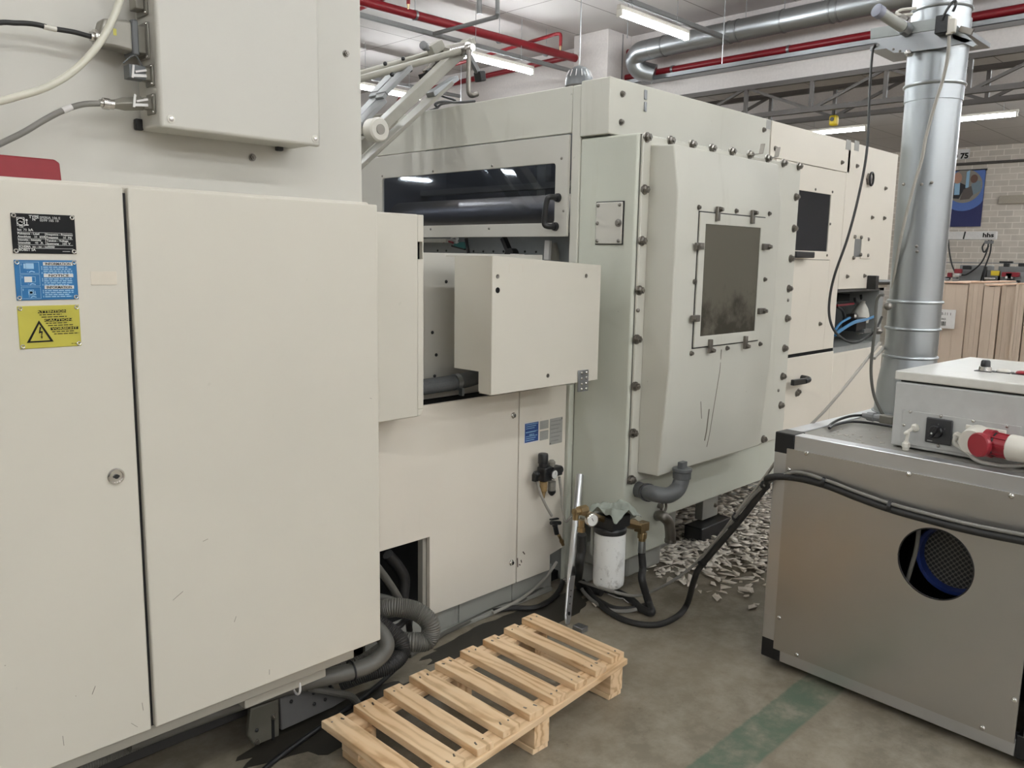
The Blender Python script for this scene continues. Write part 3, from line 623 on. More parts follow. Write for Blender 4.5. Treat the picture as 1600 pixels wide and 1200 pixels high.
# ---- connector box on the side plate
UY = 2.2
t = thing('connector_box', 'pale wall box with plug sockets mounted above the large cabinet', 'enclosure', (1.18, 2.3, 1.82))
xl, xr, zb = onY(248, 120, UY).x, onY(501, 200, UY).x, 1.818
MB().box(xl+.006, xr-.006, UY+.022, 2.348, zb+.004, 2.62).build('box_body', 'panel', t, .008, 3)
MB().box(xl, xr, UY, UY+.021, zb, 2.62).build('cover', 'panel', t, .008, 3)
MB().box(xl+.01, xr-.01, UY+.018, UY+.026, zb+.008, 2.6).build('gasket', 'greyrubber', t)
for p in (onY(267, 186, UY), onY(492, 217, UY)):
    o = MB().lathe((p.x, UY, p.z), (0, -1, 0), [(-.001, .0105), (.002, .0105), (.0025, .0085)], 20).build('screw_cup', 'whiteplastic', t)
    MB().lathe((p.x, UY, p.z), (0, -1, 0), [(.001, .006), (.005, .0055), (.0055, .002)], 14).build('screw', 'steel', o)
for x, z in ((xl-.012, zb+.004), (xr-.07, zb-.008)): MB().box(x, x+.022, 2.33, 2.348, z, z+.03).build('mounting_ear', 'black', t, .004)
LX = xl+.006
def zL(y): return onX(226, y, LX).z
def socket(y0, y1, yd=2.285, ww=.034):
    z0, z1 = zL(y1), zL(y0)
    o = MB().box(LX-.006, LX, yd-ww, yd+ww, z0-.012, z1+.012).box(LX-.028, LX-.005, yd-ww*.62, yd+ww*.62, z0, z1).build('socket_housing', 'connector', t, .003)
    screws(o, [(LX-.006, yd-ww*.75, z) for z in (z0-.006, z1+.006)], (-1, 0, 0), .0042)
    return o, yd, (z0+z1)/2, (z1-z0)
s1 = socket(-12, 18, 2.29, .034); s2 = socket(44, 88, 2.29, .034)
for y0, y1 in ((112, 132), (158, 176)):
    o, yd, zm, hh = socket(y0, y1, 2.262, .024)
    MB().bar((LX-.02, yd-.02, zm-.006), (LX-.055, yd-.02, zm-.010), .004, .007).bar((LX-.02, yd-.021, zm+.008), (LX-.048, yd-.021, zm+.0), .004, .005).bar((LX-.052, yd-.021, zm+.016), (LX-.056, yd-.021, zm-.016), .004, .005).build('latch', 'paper', o)
    if y0 == 112:
        MB().box(LX-.062, LX-.02, yd-.018, yd+.018, zm-.016, zm+.018).tube([(LX-.02, yd, zm+.02), (LX-.04, yd, zm+.045), (LX-.07, yd, zm+.02)], .002, 6).build('socket_cap', 'greyplastic', o, .004)
# plugs with their cables
t = thing('plug_cable', 'black cable with large grey plug in the connector box', 'cable', (LX-.1, 2.29, 2.02))
z0, z1 = zL(90), zL(42)
q = onY(152, 50, 2.28); q2 = onY(150, 62, 2.28)
MB().prism([(LX-.03, 2.262, z0), (LX-.03, 2.262, z1), (LX-.055, 2.262, z1+.003), (q.x+.01, 2.262, z1-.004), (q.x, 2.262, q.z+.0), (q.x, 2.262, q.z-.035), (LX-.09, 2.262, z0+.004)], (0, .05, 0)).build('plug_hood', 'connector', t, .008, 3)
MB().box(LX-.045, LX-.028, 2.256, 2.318, z0-.006, z1+.006).build('plug_rim', 'greyplastic', t, .004)
MB().box(LX-.09, LX-.082, 2.2612, 2.263, (z0+z1)/2-.004, (z0+z1)/2+.012).build('plug_tag', 'yellowplate', t)
g = onY(139, 53, 2.285); MB().lathe((q.x+.012, 2.285, q.z-.012), (-1, 0, -.02), [(0, .016), (.008, .016), (.009, .019), (.02, .019), (.021, .012), (.028, .012)], 12).build('gland', 'steel', t)
pts = [(q.x-.015, 2.285, q.z-.013)]+[tuple(onY(x, y, 2.285)) for x, y in ((115, 50), (85, 45), (55, 38), (25, 36), (-15, 38), (-120, 70))]
o = MB().tube(pts, .0062, 12).build('cable', 'rubber', t)
a, b = onY(88, 46, 2.285), onY(68, 41.5, 2.285); MB().tube([a, b], .0068, 12).build('cable_marker', 'whiteplastic', o)
t = thing('plug_cable', 'grey cable with slim grey plug in the lowest socket', 'cable', (LX-.1, 2.262, 1.9))
zm = (zL(158)+zL(176))/2; q = onY(172, 163, 2.262)
MB().lathe((LX-.025, 2.262, zm), (q.x-LX+.025, 0, q.z-zm), [(0, .019), (.05, .018), (LX-q.x-.04, .0135), (LX-q.x-.028, .012)], 4).build('plug_hood', 'connector', t, .003)
MB().lathe((q.x+.008, 2.262, q.z), (-1, 0, 0), [(0, .0125), (.01, .0125), (.011, .0145), (.026, .0145), (.027, .010), (.034, .009)], 12).build('gland', 'steel', t)
pts = [(q.x-.02, 2.262, q.z-.001)]+[tuple(onY(x, y, 2.262)) for x, y in ((130, 163), (100, 172), (70, 187), (40, 205), (10, 220), (-30, 238), (-120, 270))]
o = MB().tube(pts, .0072, 12).build('cable', 'greycable', t)
a, b = onY(112, 167, 2.262), onY(98, 173, 2.262); MB().tube([a, b], .0078, 12).build('cable_marker', 'paper', o)
single(MB().tube([onY(x, y, 2.15) for x, y in ((200, -60), (190, -10), (176, 30), (152, 72), (116, 110), (75, 135), (30, 150), (-20, 162), (-140, 180))], .0085, 14), 'air_hose', plain('milky_hose', (.62, .60, .50), .3), 'milky plastic hose curving in front of the plugged cables', 'hose')
# ---- narrow enclosure right of the big cabinet
t = thing('side_enclosure', 'narrow cream enclosure beside the large cabinet with dark slot', 'enclosure', (1.7, 2.27, .95))
x1, x2 = onY(653.5, 500, 2.2).x, onY(663, 500, 2.2).x
zb2, zt2 = .946, 1.637
MB().box(1.42, x1-.001, 2.2, 2.345, zb2, zt2).build('enclosure_body', 'cream', t, .004)
s0, s1_ = onY(658, 378, 2.2).z, onY(658, 405, 2.2).z
MB().box(x1+.001, x2, 2.204, 2.345, zb2+.025, s1_).box(x1+.001, x2, 2.204, 2.345, s0, zt2-.001).box(x2-.004, x2, 2.204, 2.345, s1_, s0).build('edge_post', 'cream', t, .003)
MB().prism([(x1+.001, 2.204, zb2+.024), (x2, 2.204, zb2+.024), (x2-.012, 2.204, zb2+.004), (x1+.001, 2.204, zb2)], (0, .13, 0)).build('post_foot', 'cream', t, .002)
MB().box(x1+.001, x2-.004, 2.222, 2.33, s1_, s0).build('slot', 'cavity', t)
# ==================================================================== LOWER BASE CABINET
BY = 2.35
t = thing('base_cabinet', 'low white base cabinet with two doors behind the pallet', 'cabinet', (2.1, BY, 0))
xs = onY(812, 612, BY).x; zt = .945; zb = .105
xc = onY(671.5, 850, BY).x; zc = .428
ld = MB().prism([(1.685, BY, zc), (xc, BY, zc), (xc, BY, zb), (xs-.003, BY, zb), (xs-.003, BY, zt), (1.685, BY, zt)], (0, .02, 0)).build('door', 'warm', t, .002)
xr_, zr_ = onY(859, 890, BY).x, onY(859.5, 867, BY).z
rd = MB().prism([(xs+.003, BY, zb), (xr_, BY, zb), (xr_, BY, zr_), (2.764, BY, zr_+.015), (2.764, BY, zt), (xs+.003, BY, zt)], (0, .02, 0)).build('door', 'warm', t, .002)
MB().box(2.768, 2.798, BY-.014, BY+.012, .02, zt).build('frame_strip', 'green', t, .003)
for px, py in ((801.5, 649), (798.5, 879)):
    p = onY(px, py, BY); o = MB().lathe((p.x, BY, p.z), (0, -1, 0), [(-.001, .0125), (.004, .0125), (.007, .009), (.011, .0085), (.012, .004)], 22).build('door_lock', 'chrome', ld)
    MB().box(p.x-.002, p.x+.002, BY-.0128, BY-.010, p.z-.006, p.z+.006).build('lock_slot', 'black', o)
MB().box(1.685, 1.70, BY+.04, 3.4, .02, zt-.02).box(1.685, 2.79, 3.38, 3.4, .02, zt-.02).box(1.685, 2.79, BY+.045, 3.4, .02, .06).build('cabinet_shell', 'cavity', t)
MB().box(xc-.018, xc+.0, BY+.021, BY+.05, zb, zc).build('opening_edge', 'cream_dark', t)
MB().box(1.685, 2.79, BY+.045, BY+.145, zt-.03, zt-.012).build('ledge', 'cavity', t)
xA = onY(715.5, 970, BY+.03).x
for a, b in ((1.685, xA-.003), (xA+.003, xs-.002), (xs+.003, 2.72)): MB().box(a, b, BY+.025, BY+.04, .0, zb+.01).build('plinth_panel', 'dirty', t, .002)
MB().box(1.685, 2.7, BY-.0, BY+.02, .0, .018).build('floor_angle', 'dirty', t, .003)
for x0, y0, x1_, y1, nm, mat, lab in ((820, 660.5, 841, 690, 'blue_sticker', 'bluestick', 'dark blue sticker'), (843.5, 657, 857, 670, 'grey_tag', 'greytag', 'upper grey tag'), (843.5, 673, 856.5, 687, 'grey_tag', 'greytag', 'lower grey tag'), (859, 653, 878.5, 693, 'grey_plate', 'greytag', 'grey plate')):
    p, q = onY(x0, (y0*2+y1)/3, BY), onY(x1_, (y0*2+y1)/3, BY); ym = (y0+y1)/2; zt_, zb_ = onY((x0+x1_)/2, y0, BY).z, onY((x0+x1_)/2, y1, BY).z
    if nm == 'blue_sticker': MB().box(p.x-.004, q.x+.004, BY-.0007, BY, zb_-.005, zt_+.005).build('sticker_border', 'paper', rd)
    o = MB().box(p.x, q.x, BY-.0012, BY, zb_, zt_).build(nm, mat, rd); o['label'] = lab
    mb = MB(); n = 9 if nm != 'grey_plate' else 6; hh = zt_-zb_
    for k in range(n):
        z = zt_-hh*(k+.8)/(n+.6)
        if nm == 'blue_sticker' and k in (3, 5): continue
        arrow_lines(mb, p.x+.006, q.x-.006-.01*(k % 3), z, BY-.0012, hh*.035, 1.0)
    if nm == 'blue_sticker': mb.box(p.x+.004, q.x-.004, BY-.002, BY-.001, zt_-hh*.46, zt_-hh*.44); mb.text('BBB-N', ((p.x+q.x)/2, BY-.0012, zt_-hh*.66), RX, UZ, hh*.13, .0003, 'CENTER')
    mb.build('print_lines', 'lightblue' if nm == 'blue_sticker' else 'greyprint' if nm != 'grey_plate' else plain('faint_print', (.24, .235, .22), .5), o)
    if nm == 'grey_plate': screws(o, [(p.x+.005, BY-.001, zb_+.006), (q.x-.005, BY-.001, zt_-.006)], (0, -1, 0), .004, 'rivet', 'bolt')
mb = MB()
for x0, y0, x1_, y1 in ((808.5, 872, 809, 886), (814, 875, 815, 879), (817, 862, 820, 866), (811, 882, 813, 883)):
    a, b = onY(x0, y0, BY-.0006), onY(x1_, y1, BY-.0006); mb.bar(a, b, .005, .0012, (0, 1, 0))
mb.build('chipped_paint', plain('chip_brown', (.10, .07, .05), .8), rd)
# ---- recessed inner panel and terminal box
t = thing('recessed_panel', 'recessed white panel with screw heads left of the protruding box', 'panel', (2.1, 2.5, .95))
MB().box(1.70, 2.75, 2.5, 2.515, .935, 1.512).build('panel_sheet', 'panel', t, .002)
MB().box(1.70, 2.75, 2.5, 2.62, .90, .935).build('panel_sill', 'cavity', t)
screws(t, [onY(x, y, 2.5) for x, y in ((697, 440), (675.5, 519.5), (681.5, 554.5), (720.5, 559), (679, 587.5))], (0, -1, 0), .007, 'screw', 'black')
for x in (714, 723): p = onY(x, 486, 2.5); MB().lathe((p.x, 2.5, p.z), (0, -1, 0), [(0, .01), (.006, .01), (.02, .006), (.045, .006), (.046, .009), (.055, .009)], 12).build('knob', 'black', t)
t = thing('conduit_hose', 'short grey corrugated hose with clamp under the recessed panel', 'hose', (2.2, 2.43, .96))
pts = spline([(1.75, 2.42, 1.005), (2.0, 2.42, 1.003), (2.2, 2.425, 1.006), (2.33, 2.43, 1.02), (2.45, 2.44, 1.035)], 60)
MB().tube(pts, .03, 14, smooth=False, rf=lambda i: .031 if i % 2 else .0275).build('corrugated_tube', 'greyplastic', t)
q = pts[100]; MB().lathe((2.17, 2.424, 1.005), (1, .02, .02), [(-.012, .034), (.012, .034)], 20).box(2.165, 2.175, 2.38, 2.40, .955, .985).build('clamp_band', 'galv', t)
t = thing('terminal_box', 'cream terminal box jutting out above the base cabinet', 'enclosure', (2.35, 2.17, 1.0))
TX0, TX1, TY = 2.05, 2.664, 2.1; yb_ = 2.26
front = [(TX0, TY, 1.006), (TX1, TY, 1.006), (TX1, TY, 1.474), (TX0, TY, 1.504)]
MB().prism(front, (0, .003, 0)).build('front_cover', 'cream', t, .0025)
MB().prism([(TX0, TY+.003, 1.006), (TX0, TY+.003, 1.503), (TX0, 2.30, 1.503), (TX0, 2.30, 1.086), (TX0, 2.166, 1.086), (TX0, 2.166, 1.012)], (.003, 0, 0)).build('side_wall', 'cream', t)
MB().prism([(TX0+.003, TY+.003, 1.4995), (TX1, TY+.003, 1.470), (TX1, TY+.003, 1.473), (TX0+.003, TY+.003, 1.503)], (0, .25, 0)).build('top_wall', 'cream', t)
MB().box(TX1-.003, TX1, TY+.003, 2.33, 1.006, 1.47).box(TX0+.003, TX1-.003, TY+.003, 2.166, 1.006, 1.009).build('end_wall', 'cream', t)
for (x, y), r in (((777.5, 432), .008), ((777.5, 453.5), .0105), ((916, 431), .008), ((856, 587), .008)):
    p = onY(x, y, TY); MB().lathe((p.x, TY, p.z), (0, -1, 0), [(-.001, r), (.0012, r), (.0005, r*.7)], 16).build('cover_screw', 'bolt' if r < .01 else 'cavity', t)
a, b = onY(796, 413, TY), onY(817, 426, TY); mb = MB()
mb.hole([(a.x, TY-.0004, a.z), (b.x, TY-.0004, a.z), (b.x, TY-.0004, b.z), (a.x, TY-.0004, b.z)], [(a.x+.0012, TY-.0004, a.z-.0012), (b.x-.0012, TY-.0004, a.z-.0012), (b.x-.0012, TY-.0004, b.z+.0012), (a.x+.0012, TY-.0004, b.z+.0012)], (0, .0004, 0)).build('sticker_trace', 'faded', t)
p0, p1 = onY(902.5, 579, TY), onY(917, 610, TY)
o = MB().box(p0.x, p1.x, TY-.007, TY, p1.z, p0.z).build('hinge_plate', 'galvdull', t, .002)
screws(o, [(p0.x+(p1.x-p0.x)*u, TY-.007, p1.z+(p0.z-p1.z)*v) for u in (.3, .75) for v in (.12, .37, .62, .87)], (0, -1, 0), .0062)
# ==================================================================== AIR UNIT ON THE BASE CABINET
t = thing('air_regulator', 'black compressed air regulator with gauge on the right base door', 'regulator', tuple(onY(856, 740, BY)))
AY = 2.305
def A(x, y, Y=AY): return onY(x, y, Y)
q = A(851, 738); MB().box(q.x-.03, q.x+.022, AY-.028, AY+.02, q.z-.035, q.z+.028).lathe((q.x-.006, AY, q.z+.026), (0, 0, 1), [(0, .022), (.02, .018)], 20).build('regulator_body', 'black', t, .007, 3)
k0 = A(848.5, 725); MB().lathe((k0.x, AY, k0.z), (0, 0, 1), [(-.01, .019), (.002, .019), (.004, .0225), (.04, .0225), (.046, .020), (.047, .012)], 22).build('pressure_knob', 'black', t)
q2 = A(868, 735); MB().box(q2.x-.03, q2.x+.026, AY-.02, AY+.02, q2.z-.022, q2.z+.02).lathe((q2.x+.03, AY, q2.z), (1, 0, 0), [(-.01, .018), (.006, .018), (.008, .013)], 14).build('lubricator_body', 'black', t, .006, 3)
d = A(862, 722); MB().lathe((d.x, AY, d.z-.02), (0, 0, 1), [(0, .012), (.012, .016), (.022, .016), (.03, .009)], 18).build('sight_dome', 'clearbowl', t)
g = A(864.5, 741, AY-.035); o = MB().lathe((g.x, AY-.02, g.z), (0, -1, 0), [(0, .013), (.008, .0205), (.022, .0205), (.024, .0185)], 24).build('gauge_case', 'black', t)
MB().lathe((g.x, AY-.0435, g.z), (0, -1, 0), [(0, .0178), (.001, .0178)], 24).build('gauge_dial', 'print', o); MB().bar((g.x, AY-.0452, g.z), (g.x+.004, AY-.0452, g.z+.012), .0015, .0005, (0, 1, 0)).build('gauge_needle', 'ink', o)
b1, b2 = A(849.5, 752), A(849.5, 775); MB().lathe((b1.x, AY, b1.z), (0, 0, -1), [(0, .017), (.042, .016), (.046, .012), (.06, .008), (.075, .006)], 20).build('filter_bowl', 'amber', t)
b1 = A(862.5, 752); MB().lathe((b1.x, AY, b1.z), (0, 0, -1), [(0, .017), (.04, .0165)], 20).build('oil_bowl', 'clearbowl', t); MB().lathe((b1.x, AY, b1.z-.04), (0, 0, -1), [(0, .018), (.01, .0175), (.018, .012), (.024, .006)], 18).build('bowl_cap', 'black', t)
q = A(838, 741); MB().lathe((q.x+.01, AY, q.z), (-1, 0, 0), [(0, .015), (.018, .015), (.019, .01), (.026, .01)], 12).box(q.x-.016, q.x+.004, AY-.01, AY+.012, q.z-.03, q.z).build('inlet_elbow', 'black', t, .002)
MB().box(q2.x-.06, q2.x+.01, AY+.015, BY, q2.z-.01, q2.z+.02).build('wall_bracket', 'black', t)
single(MB().tube([A(839, 752), A(845, 772), A(853, 790), A(862, 806)], .0062, 10), 'air_tube', 'palecable', 'pale air tube slanting down from the regulator inlet to the valve', 'hose')
single(MB().tube([A(874, 745), A(877, 770), A(879.5, 800), A(884, 815, 2.28), A(893, 806, 2.28)], .0058, 10), 'air_tube', 'palecable', 'pale air tube hanging from the right side of the regulator', 'hose')
t = thing('air_valve', 'small black and brass shut-off valve hanging below the regulator', 'valve', tuple(A(868, 822)))
q = A(867, 820); MB().ball(q, .014, (1, .9, 1)).cyl(q, A(870, 834), .011).cyl(A(861, 817), A(875, 817), .009).build('valve_body', 'black', t); MB().bar(A(860, 812), A(872, 810), .012, .006).build('valve_lever', 'black', t)
MB().cyl(A(873, 836), A(878, 846), .007).lathe(A(877, 844), A(882, 858)-A(877, 844), [(0, .010), (.012, .010), (.013, .008), (.03, .007)], 8).build('brass_fitting', 'brass', t)
# ==================================================================== PRESS
PX, PY = 2.8, 2.04
t = thing('cutting_press', 'tall white cutting press with bolted hood and smoked end guard', 'machine', (3.5, 2.2, 0)); press = t
MB().prism([(PX, PY, .196), (3.14, PY, .196), (3.14, PY, .335), (4.25, PY, .335), (4.25, PY, 2.005), (PX, PY, 2.005)], (0, .13, 0)).box(PX, 4.165, PY+.06, 2.34, .336, 2.005).build('side_frame', 'green', t, .010, 3)
MB().box(2.83, 3.62, 2.30, 4.0, 0, .34).build('base_plinth', 'dirty', t, .004)
MB().box(2.87, 3.13, 2.06, 2.32, .10, .2).build('base_block', 'dirty', t, .01)
MB().box(3.32, 4.165, 2.34, 4.0, .34, 2.19).build('press_body', 'interior', t)
MB().box(PX-.004, 2.93, 2.34, 2.388, .0, 2.228).build('pillar', 'cover', t, .006, 3)
MB().box(PX, 3.4, 2.392, 4.2, .34, 1.38).build('end_wall', 'interior', t)
MB().box(2.97, 3.0, 2.385, 4.1, 1.38, 1.60).build('inner_plate', 'interior', t)
MB().box(3.33, 4.165, 2.2, 4.25, 2.19, 2.232).box(PX+.015, 3.33, 2.2, 2.392, 2.19, 2.232).box(PX+.015, 3.33, 3.79, 4.25, 2.19, 2.232).build('roof', 'cover', t, .004)
MB().prism([(PX, 2.392, 2.034), (PX, 3.79, 2.034), (PX, 4.25, 2.14), (PX, 4.25, 2.229), (PX, 2.392, 2.229)], (.02, 0, 0)).build('upper_fascia', 'cover', t, .003)
MB().prism([(PX, 3.785, 1.64), (PX, 4.15, 1.99), (PX, 4.15, 2.10), (PX, 3.785, 2.026)], (.02, 0, 0)).build('end_panel', 'panel', t, .003)
MB().box(PX+.004, 3.32, 3.78, 3.80, 1.60, 2.03).box(3.30, 3.32, 2.39, 3.8, 1.6, 2.2).build('guard_cavity', plain('cavity_grey', (.10, .105, .115), .5), t)
# guard with smoked window
gy0, gy1, gz0, gz1 = 2.396, 3.772, 1.594, 2.026; wy0, wy1, wz0, wz1 = 2.468, 3.722, 1.653, 1.911
def rr(y0, y1, z0, z1, r, X, n=5):
    out = []
    for cy, cz, a0 in ((y1-r, z1-r, 0), (y0+r, z1-r, 90), (y0+r, z0+r, 180), (y1-r, z0+r, 270)):
        for k in range(n): a_ = math.radians(a0+90*k/(n-1)); out.append(V((X, cy+r*math.cos(a_), cz+r*math.sin(a_))))
    return out
gd = MB().hole(rr(gy0, gy1, gz0, gz1, .003, PX-.014), rr(wy0, wy1, wz0, wz1, .014, PX-.014), (.016, 0, 0)).build('guard_door', 'panel', t, .0015, angle=50)
MB().box(PX-.006, PX-.001, wy0-.01, wy1+.01, wz0-.01, wz1+.01).build('smoked_pane', 'smoked', gd)
screws(gd, [onX(x, y, PX-.014) for x, y in ((597.5, 275.3), (676.5, 267.8), (768.8, 259), (877.5, 247.5), (673, 358), (764, 356.8), (880.5, 329.5))], (-1, 0, 0), .006, 'screw', 'bolt')
h0, h1 = onX(872, 309, PX-.014), onX(868, 354, PX-.014)
hx = PX-.075
MB().tube([(PX-.014, h0.y, h0.z), (hx+.012, h0.y+.004, h0.z), (hx, h0.y+.012, h0.z-.018), (hx, h1.y+.012, h1.z+.018), (hx+.012, h1.y+.004, h1.z), (PX-.014, h1.y, h1.z)], .0125, 14, 5).build('guard_handle', 'black', gd)
for p in (h0, h1): MB().lathe((PX-.014, p.y, p.z), (-1, 0, 0), [(0, .02), (.012, .018), (.014, .013)], 16).build('handle_foot', 'black', gd)
MB().cyl((2.96, 2.40, 1.705), (2.96, 3.775, 1.705), .088, seg=36).build('roller', metal('scuffed_roller_steel', (.62, .58, .52), .32), t)
MB().box(3.1, 3.16, 2.4, 3.78, 1.84, 1.87).box(3.2, 3.24, 2.9, 2.96, 1.6, 2.03).box(3.15, 3.2, 2.6, 2.64, 1.7, 2.03).build('inner_bars', 'interior', t)
# inside the gap under the guard
screws(t, [onX(660+x/6.667, 360+y/6.667, 2.97) for x, y in ((533, 218), (635, 219), (740, 219), (845, 220), (955, 220), (1068, 221), (1185, 224), (160, 210), (250, 212))], (-1, 0, 0), .006, 'rivet', 'black')
def Q(x, y, X=2.9): return onX(660+x/6.667, 360+y/6.667, X)
MB().box(2.88, 2.96, Q(275, 100).y, 3.9, Q(0, 126).z, Q(0, 88).z).build('cable_channel', 'whiteplastic', t, .002)
a, b = Q(340, 130), Q(450, 195); MB().prism([Q(345, 125), Q(440, 120), Q(448, 192), Q(430, 190), Q(320, 160)], (.012, 0, 0)).build('circuit_board', 'teal', t)
MB().prism([Q(300, 150), Q(435, 190), Q(435, 205), Q(300, 170)], (.03, 0, 0)).build('terminal_strip', 'black', t)
rnd = random.Random(5); mb = MB()
for k in range(5): mb.tube([Q(290, 95), Q(310+rnd.uniform(-30, 30), 80+rnd.uniform(-15, 30)), Q(360+rnd.uniform(-10, 20), 95+rnd.uniform(-20, 30)), Q(340+rnd.uniform(-30, 30), 135)], .0025, 6)
mb.build('white_wires', 'paper', t); MB().tube([Q(220, 120), Q(250, 112), Q(290, 120), Q(320, 130)], .005, 8).build('red_wire', 'redplastic', t)
MB().bar(Q(845, 80), Q(915, 245), .03, .02).lathe(Q(930, 250), (-1, 0, 0), [(-.02, .03), (.02, .03)], 16).build('lever_arm', 'black', t)
MB().box(2.86, 2.92, Q(1035, 250).y, Q(970, 250).y, Q(0, 275).z, Q(0, 232).z).build('lever_block', 'paper', t, .003)
MB().bar(Q(1312, 105), Q(1300, 305), .016, .03).build('white_post', 'paper', t); MB().prism([Q(1330, 130, 2.93), Q(1370, 130, 2.93), Q(1395, 230, 2.93), Q(1395, 310, 2.93), Q(1320, 310, 2.93)], (.02, 0, 0)).build('angle_bracket', 'frame', t)
MB().tube([Q(455, 85), Q(465, 150), Q(480, 240)], .009, 8).build('sensor_cable', 'black', t)
# upper cover and flange
MB().box(PX-.012, 4.168, 2.183, 2.335, 2.012, 2.238).build('upper_cover', 'cover', t, .004, 3)
fl = MB().box(2.818, 4.222, PY-.014, PY, .548, 1.998).build('hood_flange', 'cover', t, .004)
MB().box(2.816, 4.224, PY-.003, PY+.002, .546, 2.0).build('flange_gasket', 'greyrubber', t)
fb = [(1010.5, 214.6), (1047, 220), (1081, 226), (1112, 232), (1143, 237), (1171, 242), (1199, 248), (1223.6, 255), (1006.7, 296.3), (1002.5, 376.4), (998.7, 453.7), (994.8, 530), (992, 603.6), (988.9, 676.7), (986, 749.5),
      (1247.5, 260), (1243, 308), (1240, 357), (1235, 404), (1232, 451), (1229, 497.5), (1225, 544), (1222, 588), (1219, 633), (1192, 686)]
bolts(fl, [onY(x, y, PY-.014) for x, y in fb], (0, -1, 0), .0165)
screws(fl, [onY(x, y, PY-.014) for x, y in ((996.8, 485), (1231, 469), (1216, 610))], (0, -1, 0), .009, 'screw', 'bolt')
for x0, y0, x1, y1 in ((1171, 242, 1190, 240), (1199, 248, 1214, 245)):
    a, b = onY(x0, y0, PY-.03), onY(x1, y1, PY-.06)
    MB().bar(a, b, .022, .004).bar(b-V((.006, 0, 0)), b+V((.008, 0, .045)), .022, .004, (1, 0, 0)).build('hook_bracket', 'bolt', fl)
bolts(t, [onY(x, y, 2.183) for x, y in ((972, 147), (970, 191), (1193, 203))], (0, -1, 0), .011)
a = onY(1008, 152, 2.183); MB().box(a.x-.010, a.x+.010, 2.178, 2.183, a.z-.01, a.z+.03).box(a.x-.008, a.x+.008, 2.176, 2.183, a.z-.06, a.z-.02).build('cover_catch', 'galvdull', t, .002)
p = onY(1201, 194, 2.183); MB().box(p.x-.025, p.x+.025, 2.1825, 2.183, p.z-.025, p.z+.02).build('small_label', 'greytag', t)
# round-cornered hatch in the end face
a, b = onX(934, 317, PX), onX(972.5, 381, PX)
MB().box(PX-.004, PX+.002, b.y-.004, a.y+.004, b.z-.004, a.z+.004).build('hatch_gasket', 'black', t)
o = MB().box(PX-.010, PX-.003, b.y, a.y, b.z, a.z).build('hatch_cover', 'panel', t, .003)
screws(o, [V((PX-.010, b.y+(a.y-b.y)*u, b.z+(a.z-b.z)*v)) for u, v in ((.1, .07), (.1, .93), (.92, .07), (.92, .93), (.93, .5))], (-1, 0, 0), .008, 'screw', 'bolt')
MB().lathe((PX-.01, b.y+(a.y-b.y)*.12, b.z+(a.z-b.z)*.5), (-1, 0, 0), [(0, .016), (.004, .016), (.005, .009), (.01, .008)], 18).build('hatch_knob', 'bolt', o)
# hood
hd = MB().prism([(2.868, PY-.012, .588), (2.868, 1.92, .592), (2.868, 1.887, 1.06), (2.868, 1.885, 1.772), (2.868, 1.914, 1.956), (2.868, PY-.012, 1.962)], (.882, 0, 0)).build('inspection_hood', 'cover', t, .006, 3)
HY = 1.8855
MB().box(3.028, 3.600, HY-.002, HY+.004, 1.128, 1.703).build('frame_gap', 'black', hd)
wf = MB().hole([(3.032, HY-.008, 1.133), (3.595, HY-.008, 1.133), (3.595, HY-.008, 1.698), (3.032, HY-.008, 1.698)], [(3.077, HY-.008, 1.179), (3.552, HY-.008, 1.179), (3.552, HY-.008, 1.652), (3.077, HY-.008, 1.652)], (0, .008, 0)).build('window_frame', 'cover', hd, .0015)
MB().box(3.07, 3.56, HY-.005, HY-.001, 1.172, 1.66).build('window_glass', 'oilglass', wf)
for x, y, vert in ((1121, 334, 1), (1175.4, 339, 1), (1109, 541, 1), (1164, 535, 1), (1092, 384.6, 0), (1085.6, 497.5, 0), (1196, 385.6, 0), (1189, 486, 0)):
    p = onY(x, y, HY-.012); sx, sz = (.011, .030) if vert else (.028, .014); top_ = 1 if y < 400 else -1
    o = MB().box(p.x-sx, p.x+sx, HY-.022, HY-.008, p.z-sz, p.z+sz).build('clamp', 'bolt', hd, .002)
    c = (p.x+(.008 if vert else (.02 if x > 1150 else -.02)), 0, p.z+(top_*.018 if vert else 0))
    MB().lathe((c[0], HY-.022, c[2]), (0, -1, 0), [(-.002, .012), (.004, .012), (.004, .009), (.013, .009), (.014, .005)], 6).build('clamp_bolt', 'bolt', o)
bolts(hd, [onY(1080+x/4.8, 310+y/4.8, HY) for x, y in ((55, 68), (335, 95), (583, 115), (22, 625), (550, 608), (0, 1162), (268, 1123), (515, 1092))], (0, -1, 0), .009)
def hoody(z): return 1.887+(1.06-z)/(1.06-.592)*.033 if z < 1.06 else HY
mb = MB(); mb2 = MB()
def streak(mbx, pts, r):
    P = [onY(x, y, 1.886) for x, y in pts]; P = [V((p.x, hoody(p.z)-.0004, p.z)) for p in P]
    for a, b in zip(P, P[1:]): mbx.bar(a, b, r, .0008, (0, 1, 0))
streak(mb, [(1127, 546), (1126, 580), (1121, 630), (1116, 680), (1113, 700)], .004); streak(mb, [(1113, 640), (1111, 675), (1109, 690)], .008); streak(mb, [(1099, 628), (1102, 655)], .004)
mb.build('oil_streak', plain('oil_brown', (.17, .15, .11), .5), hd)
